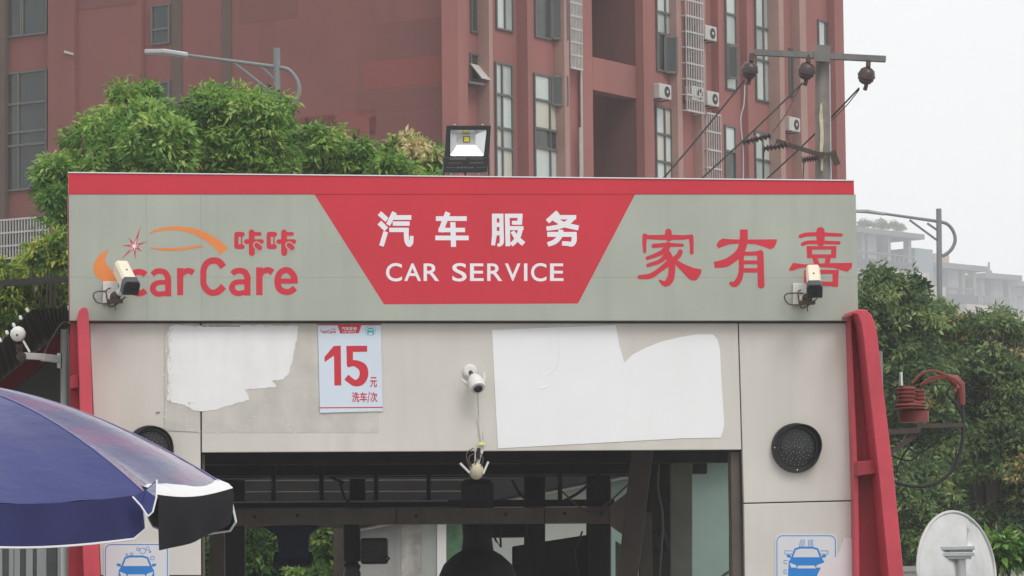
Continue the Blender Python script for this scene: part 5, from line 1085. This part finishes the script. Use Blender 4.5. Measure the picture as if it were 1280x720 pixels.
# swivelling lamp arm
la = thing('wall_camera', 'white round camera on a grey hinged arm, in front of the brown annex roof', 'camera', P(72, 462, 27.2))
mb = MB(); mb.bar(P(73, 449, 27.2), P(52, 446.5, 27.1), .035, ht=.05); mb.bar(P(52, 446, 27.1), P(26, 444.5, 27.0), .03, ht=.045); mb.build('arm', 'white_plastic', la, bevel=.004)
mb = MB(); mb.lathe(P(26.5, 445.5, 26.98), (0, -1, 0), [(.033, -.02), (.033, .02), (.001, .02)], 16); mb.tube([P(24, 440, 27.0), P(24, 430, 27.0)], .022, 8); mb.lathe(P(26.5, 445.5, 26.95), (0, -1, 0), [(.009, -.02), (.009, .006), (.001, .006)], 10); mb.build('knuckle', 'rust', la)
c = P(22.5, 417.5, 26.9); mb = MB(); mb.lathe(c, (.1, -1, -.25), [(.001, .045), (.030, .043), (.048, .028), (.054, .0), (.05, -.03), (.03, -.05), (.001, -.055)], 10); mb.build('head', 'white_plastic', la, smooth=True)
mb = MB(); mb.lathe(P(22.5, 419.5, 26.9) + Vector((0, -.05, 0)), (.1, -1, -.25), [(.001, .004), (.007, .003), (.008, -.01)], 10); mb.build('lens', 'black_lens', la)
mb = MB(); mb.tube([P(29, 426, 26.9), P(37, 440, 26.9)], .008, 6); mb.build('antenna', 'white_plastic', la)
mb = MB(); mb.box(P(74.5, 451, 27.3), (.012, 0, 0), (0, .05, 0), (0, 0, .05)); mb.build('wall_plate', 'white_plastic', la)
mb = MB(); mb.tube([Vector(p) for p in crom([tuple(P(85, 402, 27.25)), tuple(P(75, 407, 27.2)), tuple(P(62, 428, 27.2)), tuple(P(54, 445, 27.1))], 6)], .006, 6); mb.build('cable', 'wire_brown', la)

# ------------------------------------------------------------------ right side: mirror, wall, cable gear
MY = 24.0; mc = P(1196, 716, MY)
mi = thing('convex_mirror', 'dented grey back of a round traffic mirror in the lower right corner', 'traffic mirror', Vector((mc.x, mc.y + .1, 0)))
nrm = Vector((-.70, .70, -.06)).normalized(); bkn = -nrm
mb = MB(); RM = .365; e1_ = Vector((0, 0, 1)); e1_ = (e1_ - bkn * e1_.dot(bkn)).normalized(); e2_ = bkn.cross(e1_)
for i in range(13):
    r_ = RM * i / 12
    for k in range(48):
        a = 2 * math.pi * k / 48; dent = -.02 * math.exp(-((math.sin(a - 1.0)) / .16) ** 2) * (r_ / RM) if math.cos(a - 1.0) > 0 else 0; dent = -.05 * math.exp(-((math.remainder(a + .55, 2 * math.pi)) / .15) ** 2) * math.sin(math.pi * r_ / RM) + .012 * math.exp(-((math.remainder(a + 2.1, 2 * math.pi)) / .3) ** 2) * (r_ / RM)
        mb.v.append(mc + bkn * (.075 * (1 - (r_ / RM) ** 2) + dent) + (e1_ * math.cos(a) + e2_ * math.sin(a)) * r_)
for i in range(12):
    for k in range(48): mb.f.append((i * 48 + k, i * 48 + (k + 1) % 48, (i + 1) * 48 + (k + 1) % 48, (i + 1) * 48 + k))
mb.build('back_shell', 'mirror_back', mi, smooth=True)
mb = MB(); mb.tube([mc + (e1_ * math.cos(2 * math.pi * k / 48) + e2_ * math.sin(2 * math.pi * k / 48)) * RM for k in range(49)], .011, 8, cap=False); mb.build('rim', 'chrome', mi, smooth=True)
mb = MB(); mb.lathe(mc, nrm, [(RM * .99, .004), (RM * .7, .03), (RM * .35, .05), (.001, .056)], 48); mb.build('mirror_face', 'chrome', mi, smooth=True)
hx = Vector((1, 0, 0)); pb = mc + bkn * .12
for y_, dy, wx, hz_ in ((685, -.14, .11, .012), (693, -.14, .108, .012), (697, -.125, .09, .01)): mb = MB(); mb.box(P(1195, y_, MY + dy), hx * wx, (0, .02, 0), (0, 0, hz_)); mb.build('bracket_bar', 'galv', mi, bevel=.003)
mb = MB(); mb.box(P(1195, 689, MY - .115), hx * .10, (0, .012, 0), (0, 0, .03)); mb.build('bracket_plate', 'galv', mi, bevel=.003)
a = P(1201, 684, MY - .10); mb = MB(); mb.tube([Vector((a.x, a.y, 0)), a], .028, 12); mb.build('post', 'galv', mi, smooth=True)

ww = thing('boundary_wall', 'low white boundary wall behind the round mirror', 'wall', P(1180, 900, 34.5))
ww.location.z = 0; ORG[ww.name] = Vector(ww.location)
q = [P(1060, 716, 34.5), P(1400, 712, 34.5)]; zt = (q[0].z + q[1].z) / 2; mb = MB(); mb.prism([(q[0].x, q[0].y, 0), (q[1].x, q[1].y, 0), (q[1].x, q[1].y, zt), (q[0].x, q[0].y, zt)], Vector((0, .2, 0))); mb.build('wall_body', 'white_wall', ww)
mb = MB(); mb.prism([(q[0].x, q[0].y - .04, zt + .002), (q[1].x, q[1].y - .04, zt + .002), (q[1].x, q[1].y - .04, zt + .05), (q[0].x, q[0].y - .04, zt + .05)], Vector((0, .28, 0))); mb.build('coping', 'wall_cap', ww)

TY = 33.0; tp = P(1098, 900, TY); tp.z = 0
tr_ = thing('cable_terminal', 'red ribbed cable terminal on a steel arm, in front of the right trees', 'cable terminal', tp)
a = P(1098, 500, TY); mb = MB(); mb.tube([tp, Vector((tp.x, tp.y, a.z + .4))], .09, 12); mb.build('pole', 'concrete_pole', tr_, smooth=True)
mb = MB(); mb.bar(P(1092, 541, TY - .12), P(1150, 538, TY - .12), .06, ht=.045); mb.bar(P(1146, 533, TY - .08), P(1204, 531, TY - .08), .05, ht=.035); mb.bar(P(1100, 575, TY - .1), P(1150, 540, TY - .1), .04); mb.bar(P(1100, 545, TY), P(1100, 560, TY), .1); mb.build('arm', 'rust', tr_)
kt = TY / FPX
def fins(cx, y0, y1, r_, n_, Y):
    o = P(cx, y1, Y); L = (y1 - y0) * kt; pr = [(.001, 0), (r_ * .8, 0)]
    for k in range(n_): h = L * k / n_; pr += [(r_ * .82, h), (r_, h + L / n_ * .25), (r_, h + L / n_ * .45), (r_ * .82, h + L / n_ * .7)]
    return o, pr + [(r_ * .8, L), (.001, L)]
for cx, y0, y1, r_, n_, Y in ((1136, 505, 512, 20 * kt, 2, TY - .1), (1133, 483, 503, 12.5 * kt, 4, TY - .05), (1148, 486, 505, 9.5 * kt, 4, TY + .05), (1140, 502, 513, 19 * kt, 3, TY)):
    o, pr = fins(cx, y0, y1, r_, n_, Y); mb = MB(); mb.lathe(o, (0, 0, 1), pr, 20); mb.build('ribbed_insulator', 'red_insulator', tr_, smooth=True)
mb = MB(); mb.lathe(P(1142, 528, TY), (0, 0, 1), [(.001, 0), (19 * kt, 0), (19.5 * kt, 14 * kt), (.001, 14 * kt)], 20); mb.build('base_can', 'red_insulator', tr_, smooth=True)
mb = MB(); mb.tube([P(1126.5, 482, TY - .1), P(1126, 465, TY - .1)], [.018, .014], 8); mb.build('stud', 'chrome', tr_)
rc = MB()
for pts in ([(1140, 479), (1152, 467), (1168, 463.5), (1184, 470), (1188, 474)], [(1150, 482), (1160, 474), (1176, 470), (1188, 474)], [(1155, 479), (1170, 474), (1186, 472)]):
    rc.tube([Vector(p) for p in crom([tuple(P(x, y, TY - .05)) for x, y in pts], 6)], .010, 6)
rc.build('red_lead', 'red_insulator', tr_, smooth=True)
mb = MB(); mb.tube([P(1184, 470, TY - .05), P(1193, 475, TY - .05), P(1200, 482, TY - .05), P(1202, 494, TY - .05), P(1203, 506, TY - .05)], [.02, .05, .045, .03, .026], 8); mb.tube([P(1192, 470, TY - .05), P(1198, 486, TY - .09)], .015, 6); mb.tube([P(1200, 472, TY - .05), P(1194, 490, TY - .09)], .012, 6); mb.build('cable_boot', 'red_insulator', tr_, smooth=True)
mb = MB(); mb.tube([Vector(p) for p in crom([tuple(P(x, y, TY - .05)) for x, y in ((1203, 505), (1204, 535), (1201, 562), (1190, 588), (1170, 604), (1145, 608), (1118, 602), (1100, 590))], 6)], .016, 8); mb.build('cable', 'wire_black', tr_, smooth=True)
mb = MB()
for pts in ([(1120, 590), (1135, 560), (1160, 545)], [(1115, 570), (1140, 575), (1165, 548)], [(1108, 500), (1118, 488), (1128, 492), (1120, 512), (1108, 530)], [(1105, 560), (1122, 552), (1150, 566), (1178, 545), (1196, 536)], [(1192, 478), (1184, 492), (1196, 506), (1202, 520)], [(1104, 478), (1112, 470), (1122, 476)]): mb.tube([Vector(p) for p in crom([tuple(P(x, y, TY + .05)) for x, y in pts], 6)], .008, 6)
mb.build('thin_cable', 'wire_black', tr_)

# ------------------------------------------------------------------ damp air
hz = MB(); x0, x1, y0, y1, z0, z1 = -720, 720, -130, 1520, -1.0, 90.0
hz.prism([(x0, y0, z0), (x1, y0, z0), (x1, y0, z1), (x0, y0, z1)], Vector((0, y1 - y0, 0)))
ma = bpy.data.materials.new('damp_air'); ma.use_nodes = True; nt = ma.node_tree; nt.nodes.remove(nt.nodes['Principled BSDF'])
pv = nt.nodes.new('ShaderNodeVolumePrincipled'); pv.inputs['Density'].default_value = .0008; pv.inputs['Color'].default_value = (.93, .95, .97, 1)
nt.links.new(pv.outputs[0], nt.nodes['Material Output'].inputs['Volume']); M['air'] = ma
tag(hz.build('haze', 'air'), kind='stuff')
